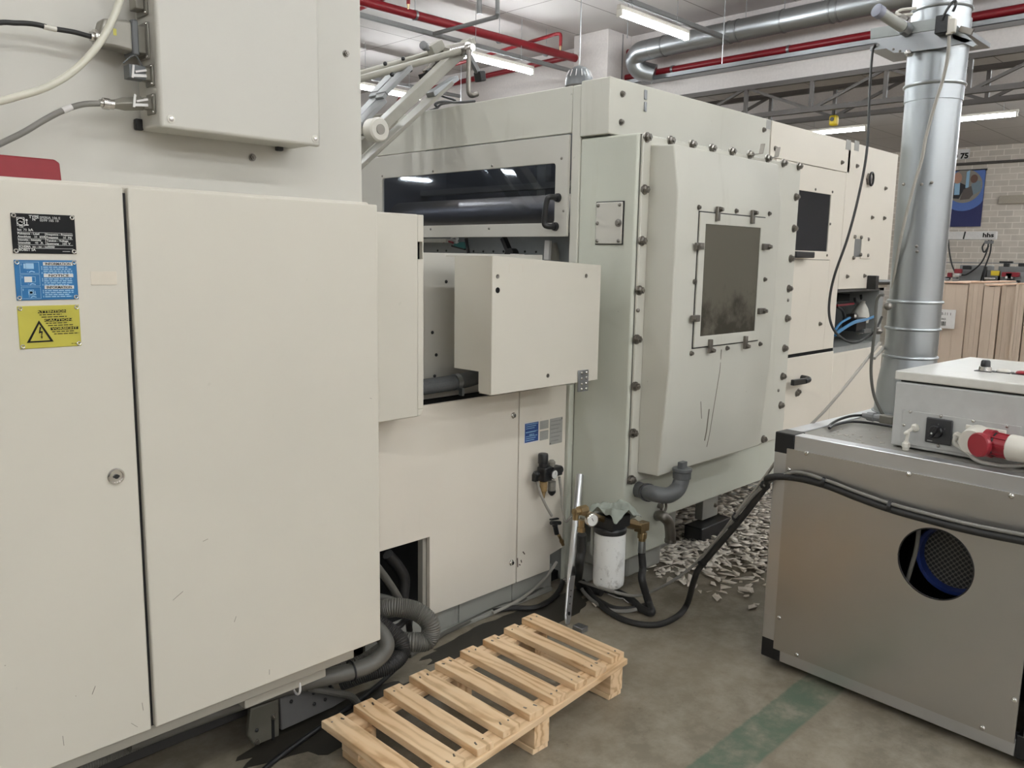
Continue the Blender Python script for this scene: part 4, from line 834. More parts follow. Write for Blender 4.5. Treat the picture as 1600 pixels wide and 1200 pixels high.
# drain pipe, elbow and eye on the lower front
t = thing('drain_pipe', 'grey plastic drain pipe bending up under the hood', 'pipe', tuple(onY(1040, 772, 1.97)))
DY = 1.865
def D(x, y, Y=DY): return onY(x, y, Y)
MB().tube([(2.90, 2.045, D(1006, 768, 2.0).z), D(1006, 768, 1.99), D(1020, 771, 1.91), D(1043, 774), D(1058, 765), D(1064, 752), D(1065.5, 742)], .034, 18, 8).build('pipe_bend', 'greyplastic', t)
q = D(1065.5, 742); MB().lathe(q-V((0, 0, .015)), (0, 0, 1), [(0, .039), (.03, .039), (.032, .042), (.045, .042), (.046, .03)], 22).box(q.x-.02, q.x+.02, q.y-.012, q.y+.012, q.z+.025, q.z+.058).build('end_cap', 'greyplastic', t, .002)
q = D(1012, 769.5, 1.95); MB().lathe(q, D(1024, 772)-q, [(-.012, .039), (.014, .039)], 20).build('pipe_socket', 'black', t)
q = D(1005, 770, 2.0); MB().cyl((q.x-.0, PY+.01, q.z-.015), (q.x, 1.99, q.z-.015), .012).build('hose_nipple', 'bolt', t)
t = thing('overflow_elbow', 'short steel pipe elbow pointing down under the drain pipe', 'pipe', tuple(onY(1040, 820, 2.0)))
MB().tube([onY(1026, 806, PY+.01), onY(1034, 806, 1.99), onY(1044, 815, 1.975), onY(1047, 829, 1.97), onY(1047.5, 845, 1.97)], .024, 16).build('elbow', 'bolt', t)
MB().lathe(onY(1047.5, 845, 1.97), (0, 0, -1), [(-.008, .027), (.006, .027), (.007, .02)], 18).build('elbow_rim', 'bolt', t)
p = onY(1029, 790, PY); o = thing('lifting_eye', 'small dark ring bolt on the press beneath the drain pipe', 'bolt', tuple(p))
MB().lathe(p, (0, -1, 0), [(0, .012), (.02, .012)], 12).build('eye_shank', 'bolt', o); MB().tube([p+V((.020*math.cos(a*math.pi/6), -.028, .024*math.sin(a*math.pi/6))) for a in range(13)], .006, 8).build('eye_ring', 'bolt', o)
a, b = onY(1096, 835, 2.25), onY(1119, 835, 2.25)
o = MB().box(a.x, b.x, 2.25, 2.298, .11, .36).build('foot', 'dirty', press, .003); MB().box(a.x-.10, b.x+.05, 2.19, 2.298, 0, .10).build('foot_pad', 'black', o, .006)
bolts(o, [V((a.x+.03, 2.25, .30)), V((b.x-.03, 2.25, .31)), V((b.x-.03, 2.25, .17))], (0, -1, 0), .010)
# ==================================================================== DELIVERY SECTION
DV = 2.18
t = thing('delivery_section', 'white delivery end of the machine with small dark window and handles', 'machine', (5, DV, 0))
S = lambda x, y, Y=DV: onY(x, y, Y)
MB().box(4.172, 5.16, DV+.01, 4.0, .335, 2.236).box(5.16, 5.985, DV+.35, 4.0, .335, 2.236).box(5.16, 5.985, DV+.01, 2.6, .335, .925).box(5.16, 5.985, DV+.01, 2.6, 1.335, 2.236).build('section_body', 'warm', t, .004)
xs2 = S(1325, 300).x
MB().box(4.174, xs2-.002, DV, DV+.012, 2.05, 2.236).build('upper_panel', 'warm', t, .003)
MB().box(5.165, 5.985, DV, DV+.012, 1.335, 2.236).build('end_panel', 'warm', t, .003)
MB().box(4.25, 4.49, DV, DV+.012, .95, 2.048).box(5.015, 5.16, DV, DV+.012, .965, 2.048).box(4.49, 5.015, DV, DV+.012, .965, 1.515).build('middle_panel', 'warm', t, .003)
MB().box(4.25, 5.165, DV+.004, DV+.02, .945, .968).build('shadow_gap', 'cavity', t)
MB().box(4.25, 5.165, DV-.004, DV+.012, .335, .945).build('lower_door', 'warm', t, .004)
MB().box(5.17, 5.985, DV-.002, DV+.012, .335, .925).build('lower_panel', 'warm', t, .003)
wd = MB().hole([(4.497, DV-.004, 1.517), (5.012, DV-.004, 1.517), (5.012, DV-.004, 2.045), (4.497, DV-.004, 2.045)], [(4.53, DV-.004, 1.566), (4.958, DV-.004, 1.566), (4.958, DV-.004, 1.902), (4.53, DV-.004, 1.902)], (0, .012, 0)).build('window_door', 'warm', t, .0015)
MB().box(4.52, 4.97, DV+.001, DV+.004, 1.556, 1.912).build('dark_pane', 'smoked2', wd)
MB().box(4.515, 4.975, DV+.0045, DV+.0055, 1.55, 1.917).build('pane_backing', plain('dim_interior', (.10, .10, .105), .6), wd)
MB().box(4.494, 5.015, DV+.006, DV+.009, 1.514, 2.048).build('door_gap', 'black', wd)
screws(wd, [S(x, y, DV-.004) for x, y in ((1274, 296), (1300.5, 300), (1297, 350), (1292, 399))], (0, -1, 0), .008, 'screw', 'bolt')
a, b = S(1242, 397.5, DV-.05), S(1271, 397.5, DV-.05); MB().box(a.x, b.x, DV-.06, DV-.03, a.z-.018, a.z+.018).box(a.x+.02, a.x+.05, DV-.04, DV-.004, a.z-.012, a.z+.012).box(b.x-.05, b.x-.02, DV-.04, DV-.004, a.z-.012, a.z+.012).build('window_handle', 'black', wd, .006)
a, b = S(1238, 598, DV-.06), S(1264, 594, DV-.06); MB().bar(a, (b.x-.05, DV-.06, b.z), .022, .034).tube([(b.x-.06, DV-.06, b.z), (b.x, DV-.055, b.z+.004), (b.x+.02, DV-.004, b.z+.006)], .019, 12).build('door_handle', 'black', t, .004)
bolts(t, [S(1243.5, 615), S(1246, 612)], (0, -1, 0), .016, 'door_catch')
a = S(1221, 653); MB().box(a.x-.012, a.x+.02, DV-.005, DV, a.z-.025, a.z+.025).build('square_hole', 'black', t)
bolts(t, [S(x, y) for x, y in ((1315, 254), (1338.5, 259.5), (1211, 232), (1280.5, 506), (1383, 294.5), (1362, 340), (1381, 341), (1323, 432), (1350, 431))], (0, -1, 0), .011)
p = S(1357, 280); o = MB().lathe((p.x, DV, p.z), (0, -1, 0), [(0, .042), (.01, .038)], 6).build('ring_handle', 'bolt', t); MB().tube([p+V((.03*math.cos(a*math.pi/6), -.02, .04*math.sin(a*math.pi/6))) for a in range(13)], .007, 8).build('ring', 'black', o)
a, b = S(1336, 373), S(1357, 402); MB().box(a.x, a.x+.1, DV-.002, DV+.003, b.z, a.z).build('slot_opening', 'greymetal', t)
MB().box(a.x+.1, b.x+.02, DV-.006, DV, b.z-.01, a.z+.01).build('slot_cover', 'warm', t, .002)
screws(t, [S(x, y, DV-.006) for x, y in ((1336, 370), (1346, 371), (1357, 374), (1334, 403), (1345, 398), (1356, 399))], (0, -1, 0), .012, 'screw', 'bolt')
a = S(1357, 441); MB().cyl((a.x, DV-.04, a.z), (6.2, DV-.04, a.z-.004), .018).box(a.x-.03, a.x+.02, DV-.06, DV, a.z-.045, a.z+.045).build('locking_bar', 'black', t, .003)
for x, y, nm in ((1335, 227, 'greytag'),):
    p = S(x, y); q = S(1324, 226)
    MB().box(q.x-.02, q.x+.05, DV-.0015, DV, q.z-.03, q.z+.03).box(p.x, p.x+.07, DV-.0015, DV, p.z-.03, p.z+.03).build('small_label', 'greytag', t)
# inside the opening
MB().box(5.16, 5.985, DV+.325, DV+.345, .93, 1.335).box(5.16, 5.985, DV+.02, DV+.34, 1.315, 1.333).build('opening_back', plain('opening_dark_grey', (.10, .10, .098), .5), t)
MB().box(5.17, 5.985, DV+.02, DV+.34, .925, .96).build('opening_floor', 'interior', t); MB().box(5.9, 5.985, DV+.02, DV+.34, .96, 1.34).build('opening_side', 'interior', t); MB().box(5.16, 5.175, DV+.02, DV+.34, .94, 1.34).build('opening_side', 'interior', t)
OY = 2.32
def O(x, y, Y=OY): return onY(1280+x/9.233, 430+y/9.233, Y)
single(MB().lathe(O(600, 620), (0, -.15, 1), [(-.10, .055), (-.022, .057), (-.02, .070), (0, .070), (.035, .066), (.075, .050), (.105, .030), (.112, .026), (.125, .026)], 24), 'filter_bell', 'whiteplastic', 'white bell-shaped filter housing inside the machine opening', 'filter')
t2 = thing('valve_block', 'dark valve block behind the blue tubes in the machine opening', 'valve', tuple(O(450, 800)))
MB().box(O(370, 700).x, O(510, 700).x, OY-.08, OY+.02, O(0, 850).z, O(0, 650).z).build('block', 'black', t2, .004); MB().box(O(440, 850).x, O(540, 850).x, OY-.1, OY-.02, O(0, 880).z, O(0, 820).z).build('socket', 'galvdull', t2, .003)
MB().lathe(O(470, 610), (0, -1, .2), [(-.03, .028), (.03, .028), (.04, .015)], 12).build('fitting', 'bolt', t2)
MB().box(O(270, 330).x, O(440, 330).x, OY, OY+.1, O(0, 400).z, O(0, 290).z).build('coil', 'cavity', t2)
for k, (pts, nm) in enumerate((([(230, 870), (330, 790), (500, 690), (650, 650), (810, 585)], 'lower'), ([(230, 790), (300, 700), (390, 640), (440, 615)], 'upper'), ([(235, 830), (350, 760), (520, 665), (700, 630), (800, 600)], 'middle'))):
    single(MB().tube([O(x, y, OY-.12) for x, y in pts], .008, 10), 'air_tube', 'bluehose', f'{nm} blue air tube in the machine opening', 'hose', 'blue air tubes')
single(MB().tube([O(255, 435), O(380, 425), O(495, 410)], .008, 8), 'air_tube', 'redplastic', 'thin red tube at the back of the machine opening', 'hose')
for pts, lab in ((((510, 330), (520, 380), (560, 410)), 'short black cable above the white filter bell'), (((600, 290), (620, 370), (680, 430)), 'black cable bending behind the white filter bell'), (((255, 455), (330, 510), (360, 600), (360, 650)), 'thin black cable dropping onto the valve block')):
    single(MB().tube([O(x, y) for x, y in pts], .009, 8), 'machine_cable', 'black', lab, 'cable')
t2 = thing('filter_hose_clamp', 'pale pipe with clamp at the foot of the white filter bell', 'pipe', tuple(O(650, 830)))
MB().tube([O(560, 830), O(640, 825), O(740, 815)], .016, 10).tube([O(600, 800), O(650, 700)], .008, 8).build('clamp_pipe', 'palecable', t2)
# ==================================================================== RAISED FRAME OVER THE FEEDER
RY = 3.2
def B(x, y, Y=RY): return onY(560+x/5.715, 50+y/5.715, Y)
t = thing('raised_frame', 'pale raised bar frame sloping up behind the side plate', 'machine frame', tuple(B(500, 600)))
yv = (0, 1, 0)
MB().bar(B(-300, 1320), B(985, 100), .05, .062, yv).build('front_arm', 'frame', t, .004)
MB().bar(B(-300, 1470, 3.28), B(800, 460, 3.28), .02, .085, yv).build('flat_link', 'frame', t, .003)
MB().bar(B(640, 560, 3.27), B(860, 415, 3.27), .025, .06, yv).build('link_end', 'galvdull', t, .003)
MB().cyl(B(-250, 452, 3.4), B(900, 122, 3.4), .017, seg=16).build('upper_tube', 'frame', t)
MB().cyl(B(-250, 492, 3.15), B(900, 172, 3.15), .016, seg=16).build('lower_tube', 'frame', t)
MB().bar(B(870, 150, 3.3), B(1010, 85, 3.3), .03, .06, yv).build('apex_bracket', 'frame', t, .004)
q = B(985, 145, 3.12); MB().cyl(q, q+V((0, .25, 0)), .03, seg=18).cyl(q-V((0, .03, 0)), q, .018).build('apex_pivot', 'steel', t)
for pts, Y in (((-150, 860, 350, 330), 3.5), ((-130, 900, 440, 320), 3.15)):
    x0, y0, x1, y1 = pts
    a, b = B(x0, y0, Y), B(x1, y1, Y); c = a+(b-a)*.58; dn = V((0, 0, -.03))
    MB().bar(a+dn, c+dn, .02, .07, yv).bar(c-(b-a)*.03+dn*.4, c+(b-a)*.05, .02, .06, yv).bar(c, b, .02, .07, yv).build('cranked_arm', 'fargrey', t, .003)
MB().bar(B(640, 175, 3.3), B(740, 110, 3.3), .05, .045, yv).build('slide_block', 'frame', t, .004)
q = B(600, 135, 3.26); MB().lathe(q, (-1, -.4, .15), [(-.03, .008), (0, .008), (.002, .02), (.028, .02), (.03, .012)], 18).build('clamp_knob', 'greymetal', t)
MB().bar(B(590, 360, 3.4), B(720, 235, 3.4), .02, .02, yv).bar(B(640, 370, 3.38), B(760, 240, 3.38), .02, .02, yv).build('guide_rods', 'bolt', t)
MB().bar(B(570, 370, 3.3), B(600, 465, 3.3), .03, .03, yv).cyl(B(620, 375, 3.3), B(650, 355, 3.3), .02).cyl(B(620, 400, 3.3), B(690, 370, 3.3), .012).build('guide_block', 'black', t)
MB().tube([B(985, 160, 3.1), B(985, 300, 3.1), B(983, 500, 3.1), B(990, 550, 3.1), B(1015, 568, 3.1), B(1060, 555, 3.1)], .012, 10, 4).build('hooked_rod', 'bolt', t)
MB().bar(B(990, 210, 3.18), B(1075, 375, 3.18), .022, .022, yv).build('stop_rod', 'greymetal', t); MB().bar(B(1060, 400, 3.18), B(1110, 395, 3.18), .05, .05, yv).build('rubber_stop', 'rubber', t, .006)
screws(t, [B(240, 283, 3.37), B(400, 238, 3.37), B(300, 380, 3.14), B(465, 340, 3.14)], (0, -1, 0), .010, 'screw', 'black')
q = B(160, 875, 3.05); o = MB().lathe(q-V((0, .03, 0)), (0, 1, 0), [(0, .045), (.008, .052), (.06, .052), (.068, .045)], 28).build('guide_roller', 'whiteplastic', t)
MB().lathe(q-V((0, .034, 0)), (0, 1, 0), [(0, .022), (.006, .022), (.006, .012), (.01, .012)], 18).build('roller_bearing', 'bolt', o)
MB().box(B(30, 900, 3.08).x-.2, B(120, 900, 3.08).x, 3.08, 3.12, B(60, 920, 3.08).z, B(60, 850, 3.08).z).build('roller_bracket', 'frame', t, .003)
MB().prism([B(x, y, 3.3) for x, y in ((-200, 790), (80, 745), (330, 715), (360, 800), (200, 960), (-200, 1000))], (0, .02, 0)).build('dark_cover', 'cream_dark', t, .003)
t2 = thing('cable_carrier', 'thin black cables arching over the press roof behind the frame', 'cable', tuple(onY(700, 170, 4.0)))
MB().tube([V((2.95, 4.0, 2.236))]+[onY(x, y, 4.0) for x, y in ((676, 172), (680, 163), (692, 159), (715, 160), (742, 158))], .008, 8).tube([onY(x, y, 4.05) for x, y in ((682, 171), (690, 163), (712, 158), (690, 150))], .007, 8).build('cables', 'black', t2)
# ==================================================================== HOSES AND CABLES ROUND THE CABINET FOOT
def corr(pts, r, lab, nm='corrugated_hose', mat='greyrubber', pitch=.0032):
    P = spline(pts, 40); L = sum((b-a).length for a, b in zip(P, P[1:])); k = int(L/pitch); out = []; acc = 0; i = 0; seg = (P[1]-P[0]).length
    for j in range(k):
        dd = j*pitch
        while acc+seg < dd and i < len(P)-2: acc += seg; i += 1; seg = (P[i+1]-P[i]).length
        out.append(P[i].lerp(P[i+1], (dd-acc)/max(seg, 1e-6)))
    return single(MB().tube(out, r, 14, smooth=False, rf=lambda i: r if i % 2 else r*.93), nm, mat, lab, 'hose')
HZ = 2.16
def Hh(x, y, Y=HZ): return onY(x, y, Y)
corr([Hh(560, 955, 2.22), Hh(592, 953, 2.2), Hh(618, 949, 2.16), Hh(650, 955, 2.12), Hh(672, 975, 2.08), Hh(668, 1000, 2.08), Hh(645, 1003, 2.1), Hh(615, 1000, 2.16), Hh(590, 985, 2.22), Hh(560, 960, 2.28)], .034, 'thick grey corrugated hose looping out beside the large cabinet')
corr([Hh(570, 960, 2.2), Hh(600, 980, 2.15), Hh(624, 1000, 2.1), Hh(626, 1022, 2.08), Hh(606, 1040, 2.07), Hh(570, 1052, 2.1), Hh(530, 1066, 2.15)], .030, 'dark corrugated hose curving under the thick hose loop', mat='rubber')
single(MB().tube([Hh(575, 970, 2.1), Hh(596, 990, 2.05), Hh(604, 1010, 2.02), Hh(590, 1030, 2.02), Hh(560, 1046, 2.03), Hh(510, 1058, 2.06), Hh(440, 1075, 2.1), Hh(340, 1108, 2.12), Hh(200, 1160, 2.12)], .026, 14), 'smooth_hose', 'greyrubber', 'smooth grey hose running below the cabinet bottom edge', 'hose')
corr([Hh(600, 1010, 2.1), Hh(560, 1035, 2.1), Hh(480, 1062, 2.15), Hh(400, 1090, 2.16), Hh(280, 1132, 2.16), Hh(120, 1200, 2.16)], .021, 'thin corrugated hose along the underside of the cabinet')
mb = MB()
for x, y in ((462, 1068), (549, 1048)):
    q = Hh(x, y, 2.04); mb = MB().tube([q+V((.004*math.cos(a*math.pi/8), .031*math.cos(a*math.pi/8), .031*math.sin(a*math.pi/8))) for a in range(17)], .0035, 6)
    single(mb, 'cable_tie', 'paper' if x < 500 else 'black', 'white cable tie round the hoses under the cabinet' if x < 500 else 'black cable tie round the hoses by the cabinet corner', 'tie')
for pts, r, lab, m in ((((606, 866), (622, 885), (632, 905), (630, 935)), .022, 'thick dark hose inside the opening of the base cabinet', 'rubber'), (((585, 880), (604, 905), (620, 930), (630, 950)), .014, 'grey cable slanting down in front of the opening', 'greyrubber'),
                       (((580, 930), (605, 935), (625, 942)), .012, 'grey cable lying on the thick corrugated hose', 'greyrubber')):
    single(MB().tube([Hh(x, y, 2.45 if r > .02 else 2.26) for x, y in pts], r, 12), 'machine_hose', m, lab, 'hose')
single(MB().tube([Hh(590, 985, 2.2), Hh(620, 980, 2.18), Hh(636, 968, 2.18), Hh(640, 985, 2.2)], .012, 10), 'machine_cable', 'black', 'black cable behind the ring of the thick hose', 'cable')
single(MB().tube([Hh(642, 960, 2.24), Hh(641, 985, 2.24), Hh(640, 1010, 2.24), onZ(632, 1030, .03), onZ(600, 1062, .012), onZ(560, 1095, .012), onZ(530, 1115, .012), onZ(440, 1180, .012), onZ(380, 1230, .012)], .008, 10), 'floor_cable', 'black', 'black cable dropping beside the hose loop and along the floor', 'cable')
single(MB().tube([Hh(480, 1074, 2.1), Hh(520, 1082, 2.1), onZ(548, 1088, .06), onZ(562, 1102, .014), onZ(585, 1112, .014)], .012, 10), 'floor_cable', 'greyrubber', 'grey cable bending down to the floor left of the pallet', 'cable')
t = thing('machine_foot_plate', 'dark grey slotted foot plate under the large cabinet', 'foot', tuple(onZ(412, 1160, 0)))
FYP = 2.13
c = [onY(x, y, FYP) for x, y in ((392, 1108), (436, 1092), (437, 1150), (398, 1166), (388, 1150))]
zmin = min(p.z for p in c); 
for p in c: p.z = max(p.z, .002)
MB().prism(c, (0, .02, 0)).build('plate', plain('oily_brown_steel', (.085, .08, .062), .5), t, .004)
a, b = onY(425, 1105, FYP-.001), onY(427, 1145, FYP-.001); MB().box(a.x-.003, a.x+.006, FYP-.002, FYP, .03, .10).build('slot', 'cavity', t)
bolts(t, [onY(427, 1120, FYP), onY(402, 1159, FYP)], (0, -1, 0), .007)
screws(t, [onY(401, 1141, FYP)], (0, -1, 0), .006, 'hole', 'black')
t = thing('leveling_bracket', 'grey steel bracket plate with holes beside the pallet', 'bracket', tuple(onZ(490, 1140, 0)))
c = [onY(x, y, FYP+.03) for x, y in ((438, 1091), (520, 1071), (527, 1082), (544, 1083), (543, 1092), (520, 1106), (440, 1142))]
for p in c: p.z = max(p.z, .004)
MB().prism(c, (0, .02, 0)).build('plate', plain('oily_grey_steel', (.13, .127, .122), .5), t, .004)
screws(t, [onY(x, y, FYP+.03) for x, y in ((455, 1096), (491, 1100), (508, 1093), (490, 1083), (516, 1073))], (0, -1, 0), .006, 'hole', 'black')
# ==================================================================== PALLET
t = thing('pallet', 'raw pine pallet with nine top boards lying on the floor', 'pallet', (2.136, 1.577, 0), math.radians(4.6), None, True)
rnd = random.Random(11)
def plank(nm, L, wd, th, loc, rz=0):
    o = MB().box(-wd/2, wd/2, -L/2, L/2, -th/2, th/2).build(nm, 'wood', t, .002); o.location = loc; o.rotation_euler = (0, 0, rz); return o
SK = .092                                      # the pallet is racked: its cross boards lean by five degrees
def us(u, v): return u+math.tan(SK)*(v-.01)
for k in range(9):
    u = -.881+.1169*k; L = .44+rnd.uniform(-.006, .006); wd = (.066, .069, .064, .070, .065, .063, .061, .058, .070)[k]
    o = plank('top_board', L, wd, .023, (us(u, .226), .226+rnd.uniform(-.004, .004), .1335), -SK+rnd.uniform(-.008, .008))
    for vv in (-.19, .19):
        for d_ in (-.014, .016): MB().cyl((d_+rnd.uniform(-.006, .006), vv+rnd.uniform(-.012, .012), .0105), (d_, vv, .0119), .0028, seg=8).build('nail', 'bolt', o)
for v in (.035, .410): plank('stringer_board', .985, .074, .021, (us(-.402, v), v, .1115), math.pi/2)
for u in (-.812, -.388, .032):
    plank('bottom_board', .432, .068, .02, (us(u, .222), .222, .0105), -SK)
    for v in (.045, .398): plank('block', .086, .066, .080, (us(u, v), v, .061), -SK)
# ==================================================================== LEANING BAR
t = thing('pry_bar', 'steel tube bar with flattened holed end leaning by the filter', 'bar', tuple(onZ(886, 978, 0)))
a = onZ(886, 976, .0); b = onY(906, 742, 2.27); ax = (b-a).normalized()
MB().cyl(a+ax*.24, b, .0165, seg=18).lathe(b-ax*.002, ax, [(-.02, .0168), (0, .0168), (.0, .0145), (-.015, .0145)], 18).build('tube', 'profile', t)
s_ = V((ax.z, 0, -ax.x)).normalized(); n_ = ax.cross(s_).normalized()
def ringp(c, w_, th): return [c+s_*w_+n_*th, c-s_*w_+n_*th, c-s_*w_-n_*th, c+s_*w_-n_*th]
MB().loft([ringp(a, .012, .003), ringp(a+ax*.03, .020, .004), ringp(a+ax*.16, .022, .005), ringp(a+ax*.25, .014, .013)]).build('flattened_end', 'profile', t, .002)
mb = MB()
for k, r in ((.045, .008), (.085, .003), (.115, .003), (.14, .003)): c = a+ax*k-n_*.006; mb.cyl(c, c+n_*.012, r, seg=12)
mb.build('holes', 'black', t)
# ==================================================================== OIL FILTER
OYF = 1.97
def Fp(x, y, Y=OYF): return onY(x, y, Y)
c = Fp(952, 870); zt, zb = Fp(953, 829).z, Fp(952, 915).z; R0 = .0645
t = thing('oil_filter', 'white scuffed oil filter canister under a black head with brass fittings', 'filter', (c.x, OYF, zb))
def mk_canister():
    m, nt, b = nodes('scuffed_white_enamel'); p = geo(nt); n = noi(nt, p, 18, 6, .75, (1, 1, .6)); n2 = noi(nt, p, 60, 3)
    cc = mixc(nt, ramp(nt, n, [(.55, (0, 0, 0)), (.66, (.7,)*3)]), (.66, .66, .64), (.30, .29, .27)); cc = mixc(nt, ramp(nt, n2, [(.68, (0, 0, 0)), (.75, (.8,)*3)]), cc, (.10, .09, .08))
    nt.links.new(cc, b.inputs['Base Color']); b.inputs['Roughness'].default_value = .4; return m
MB().lathe((c.x, OYF, zb), (0, 0, 1), [(0, R0*.6), (.004, R0*.82), (.014, R0*.96), (.03, R0), (zt-zb-.01, R0), (zt-zb, R0*.95)], 36).build('canister', mk_canister(), t)
MB().lathe((c.x, OYF, zt-.006), (0, 0, 1), [(0, R0*1.04), (.022, R0*1.04), (.028, R0*.9)], 32).box(c.x-.055, c.x+.07, OYF-.05, OYF+.055, zt+.015, zt+.068).build('filter_head', 'black', t, .010, 3)
g = Fp(922, 810, OYF-.03); o = MB().lathe((g.x, OYF-.02, g.z), (-.35, -1, 0), [(0, .01), (.015, .01), (.016, .026), (.034, .027), (.036, .0235), (.033, .023)], 26).build('pressure_gauge', 'steel', t)
dv = V((-.35, -1, 0)).normalized(); gc = V((g.x, OYF-.02, g.z))+dv*.034; MB().lathe(gc, dv, [(0, .0225), (.001, .0225)], 26).build('gauge_dial', 'print', o); MB().bar(gc+dv*.0018+V((.006, 0, -.008)), gc+dv*.0018-V((.006, 0, -.010)), .002, .0006, dv).build('gauge_needle', 'ink', o)
h = Fp(910, 797); MB().cyl((c.x-.03, OYF, zt+.05), (h.x-.02, OYF, h.z), .014, seg=6).lathe((h.x-.0, OYF, h.z), (-1, 0, .05), [(-.02, .019), (.022, .019), (.024, .014), (.05, .014)], 8).build('brass_inlet', 'brass', t)
q = Fp(903, 810); MB().cyl((h.x-.04, OYF, h.z+.005), (h.x-.04, OYF, h.z-.03), .012, seg=8).build('inlet_elbow', 'brass', t)
e1, e2 = Fp(990, 818), Fp(1004, 824)
MB().lathe((c.x+.055, OYF, zt+.030), (e2.x-c.x-.055, 0, e2.z-zt-.025), [(0, .017), (.02, .017), (.021, .024), (e2.x-c.x-.11, .024), (e2.x-c.x-.109, .018), (e2.x-c.x-.06, .018)], 8).lathe((e2.x, OYF, e2.z+.022), (0, 0, -1), [(0, .02), (.03, .02), (.031, .016), (.045, .016), (.046, .021), (.07, .021), (.071, .016), (.085, .016)], 8).box(e2.x-.035, e2.x+.024, OYF-.019, OYF+.019, e2.z-.014, e2.z+.024).build('brass_elbow', 'brass', t, .004)
fz = e2.z-.06
MB().lathe((e2.x, OYF, fz), (0, 0, -1), [(0, .0165), (.05, .0175), (.055, .015)], 18).build('hose_ferrule', 'galv', t)
# black hose from the elbow down onto the floor
single(MB().tube([(e2.x, OYF, fz-.05), (e2.x+.0, OYF-.01, fz-.12), tuple(Fp(1003, 905, 1.93)), tuple(onZ(1013, 940, .045)), tuple(onZ(1018, 957, .022)), tuple(onZ(1000, 950, .018)), tuple(onZ(985, 936, .018)), tuple(onZ(955, 922, .018)), tuple(onZ(925, 918, .018))], .0165, 14), 'hydraulic_hose', 'rubber', 'thick black hose from the brass elbow of the oil filter to the floor', 'hose')
single(MB().tube([Fp(909, 835, 2.05), Fp(908, 860, 2.06), Fp(905, 885, 2.08), onZ(906, 915, .02), onZ(940, 925, .02)], .019, 12), 'hydraulic_hose', 'rubber', 'thick black hose behind the leaning bar left of the oil filter', 'hose')
MB_ = MB().lathe(Fp(909, 812, 2.03), (0, 0, -1), [(0, .014), (.03, .014), (.032, .017), (.05, .017)], 10)
single(MB_, 'hose_fitting', 'brass', 'brass hose fitting between the leaning bar and the oil filter', 'fitting')
single(MB().box(c.x-.05, c.x+.05, OYF+.05, 2.06, zt+.02, zt+.06).box(c.x-.02, c.x+.18, OYF+.072, OYF+.085, zt-.12, zt+.05), 'filter_bracket', 'dirty', 'steel bracket holding the oil filter to the press corner', 'bracket')
# rag on the filter head
def rag():
    bm = bmesh.new(); n = 26; vs = []
    for i in range(n+1):
        row = []
        for j in range(n+1):
            u, v = i/n*2-1, j/n*2-1
            x = c.x+.028+u*.088; y = OYF+v*.075
            f = .020*noise.noise((u*2.1, v*2.4, 1.3))+.010*noise.noise((u*5, v*5, 4.1))+.014*math.sin(u*5+v*3.5)
            z = zt+.098+f-.03*max(0, abs(u+.1)-.45)**1.3-.03*max(0, abs(v)-.6)-.075*max(0, u-.45)
            z = max(z, zt+.072) if abs(u) < .72 and abs(v) < .75 else z
            row.append(bm.verts.new((x+.01*noise.noise((u*3, v*3, 8)), y, z)))
        vs.append(row)
    for i in range(n):
        for j in range(n): bm.faces.new((vs[i][j], vs[i+1][j], vs[i+1][j+1], vs[i][j+1]))
    m = MB(); m.bm.free(); m.bm = bm; return m
o = single(rag(), 'cleaning_rag', 'rag', 'crumpled grey-green rag lying on the oil filter head', 'rag')
sm = o.modifiers.new('solid', 'SOLIDIFY'); sm.thickness = .003; sb = o.modifiers.new('sub', 'SUBSURF'); sb.levels = 1; sb.render_levels = 1
# cables on the floor
def Zs(pts, z=.012): return [onZ(x, y, z if len(q) == 0 else q[0]) for x, y, *q in pts]
up_ = [onX(1085, 905, 2.86), onX(1097, 882, 2.845), onX(1150, 820, 2.80), onX(1195, 762, 2.765)]
front = [V((2.735, 1.355, .725)), V((2.745, 1.27, .742)), V((2.735, 1.15, .742)), V((2.725, 1.03, .725)), V((2.715, .92, .713)), V((2.705, .80, .708)), V((2.69, .66, .708)), V((2.68, .50, .715)), V((2.67, .2, .73))]
single(MB().tube(Zs([(905, 900), (925, 930), (950, 955), (985, 972), (1025, 976), (1055, 965), (1073, 945, .03)])+up_+front, .0125, 12), 'power_cable', 'rubber', 'thick black cable looping on the floor and up over the aluminium unit', 'cable')
off = V((0, .01, .022))
single(MB().tube([onZ(880, 905, .09), onZ(905, 908, .10), Fp(960, 925, 1.86), onX(1000, 930, 2.80), onX(1050, 908, 2.83), onX(1092, 875, 2.835), onX(1145, 812, 2.79), onX(1190, 762, 2.755)]+[p+V((-.004, 0, .019)) for p in front[1:]], .0062, 10), 'signal_cable', 'greycable', 'thin grey cable sagging from the filter up over the aluminium unit', 'cable')
single(MB().tube([onX(1095, 880, 2.87), onX(1148, 806, 2.84), onX(1190, 752, 2.83), onX(1212, 722, 2.84), onX(1240, 690, 2.95), onX(1290, 640, 3.1), onX(1340, 580, 3.3), onX(1375, 535, 3.42)], .006, 10), 'air_tube', 'palecable', 'pale tube rising past the aluminium unit corner to the vertical duct', 'hose')
for k, p in enumerate((up_[1], up_[2]+V((0, .0, .02)), up_[3], front[2], front[4])):
    d_ = (up_[2]-up_[1]).normalized() if k < 3 else V((0, -1, 0)); single(MB().lathe(p+V((0, 0, .008)), d_, [(-.006, .019), (.006, .019)], 14), 'cable_tie', 'black', ['black tape round the cables just above the floor', 'black tape round the cables halfway up to the aluminium unit', 'black tape at the bend by the aluminium unit corner', 'black tie on the cable bundle left of the round hole', 'black tie on the cable bundle above the round hole'][k], 'tie', 'ties round the cable bundle')
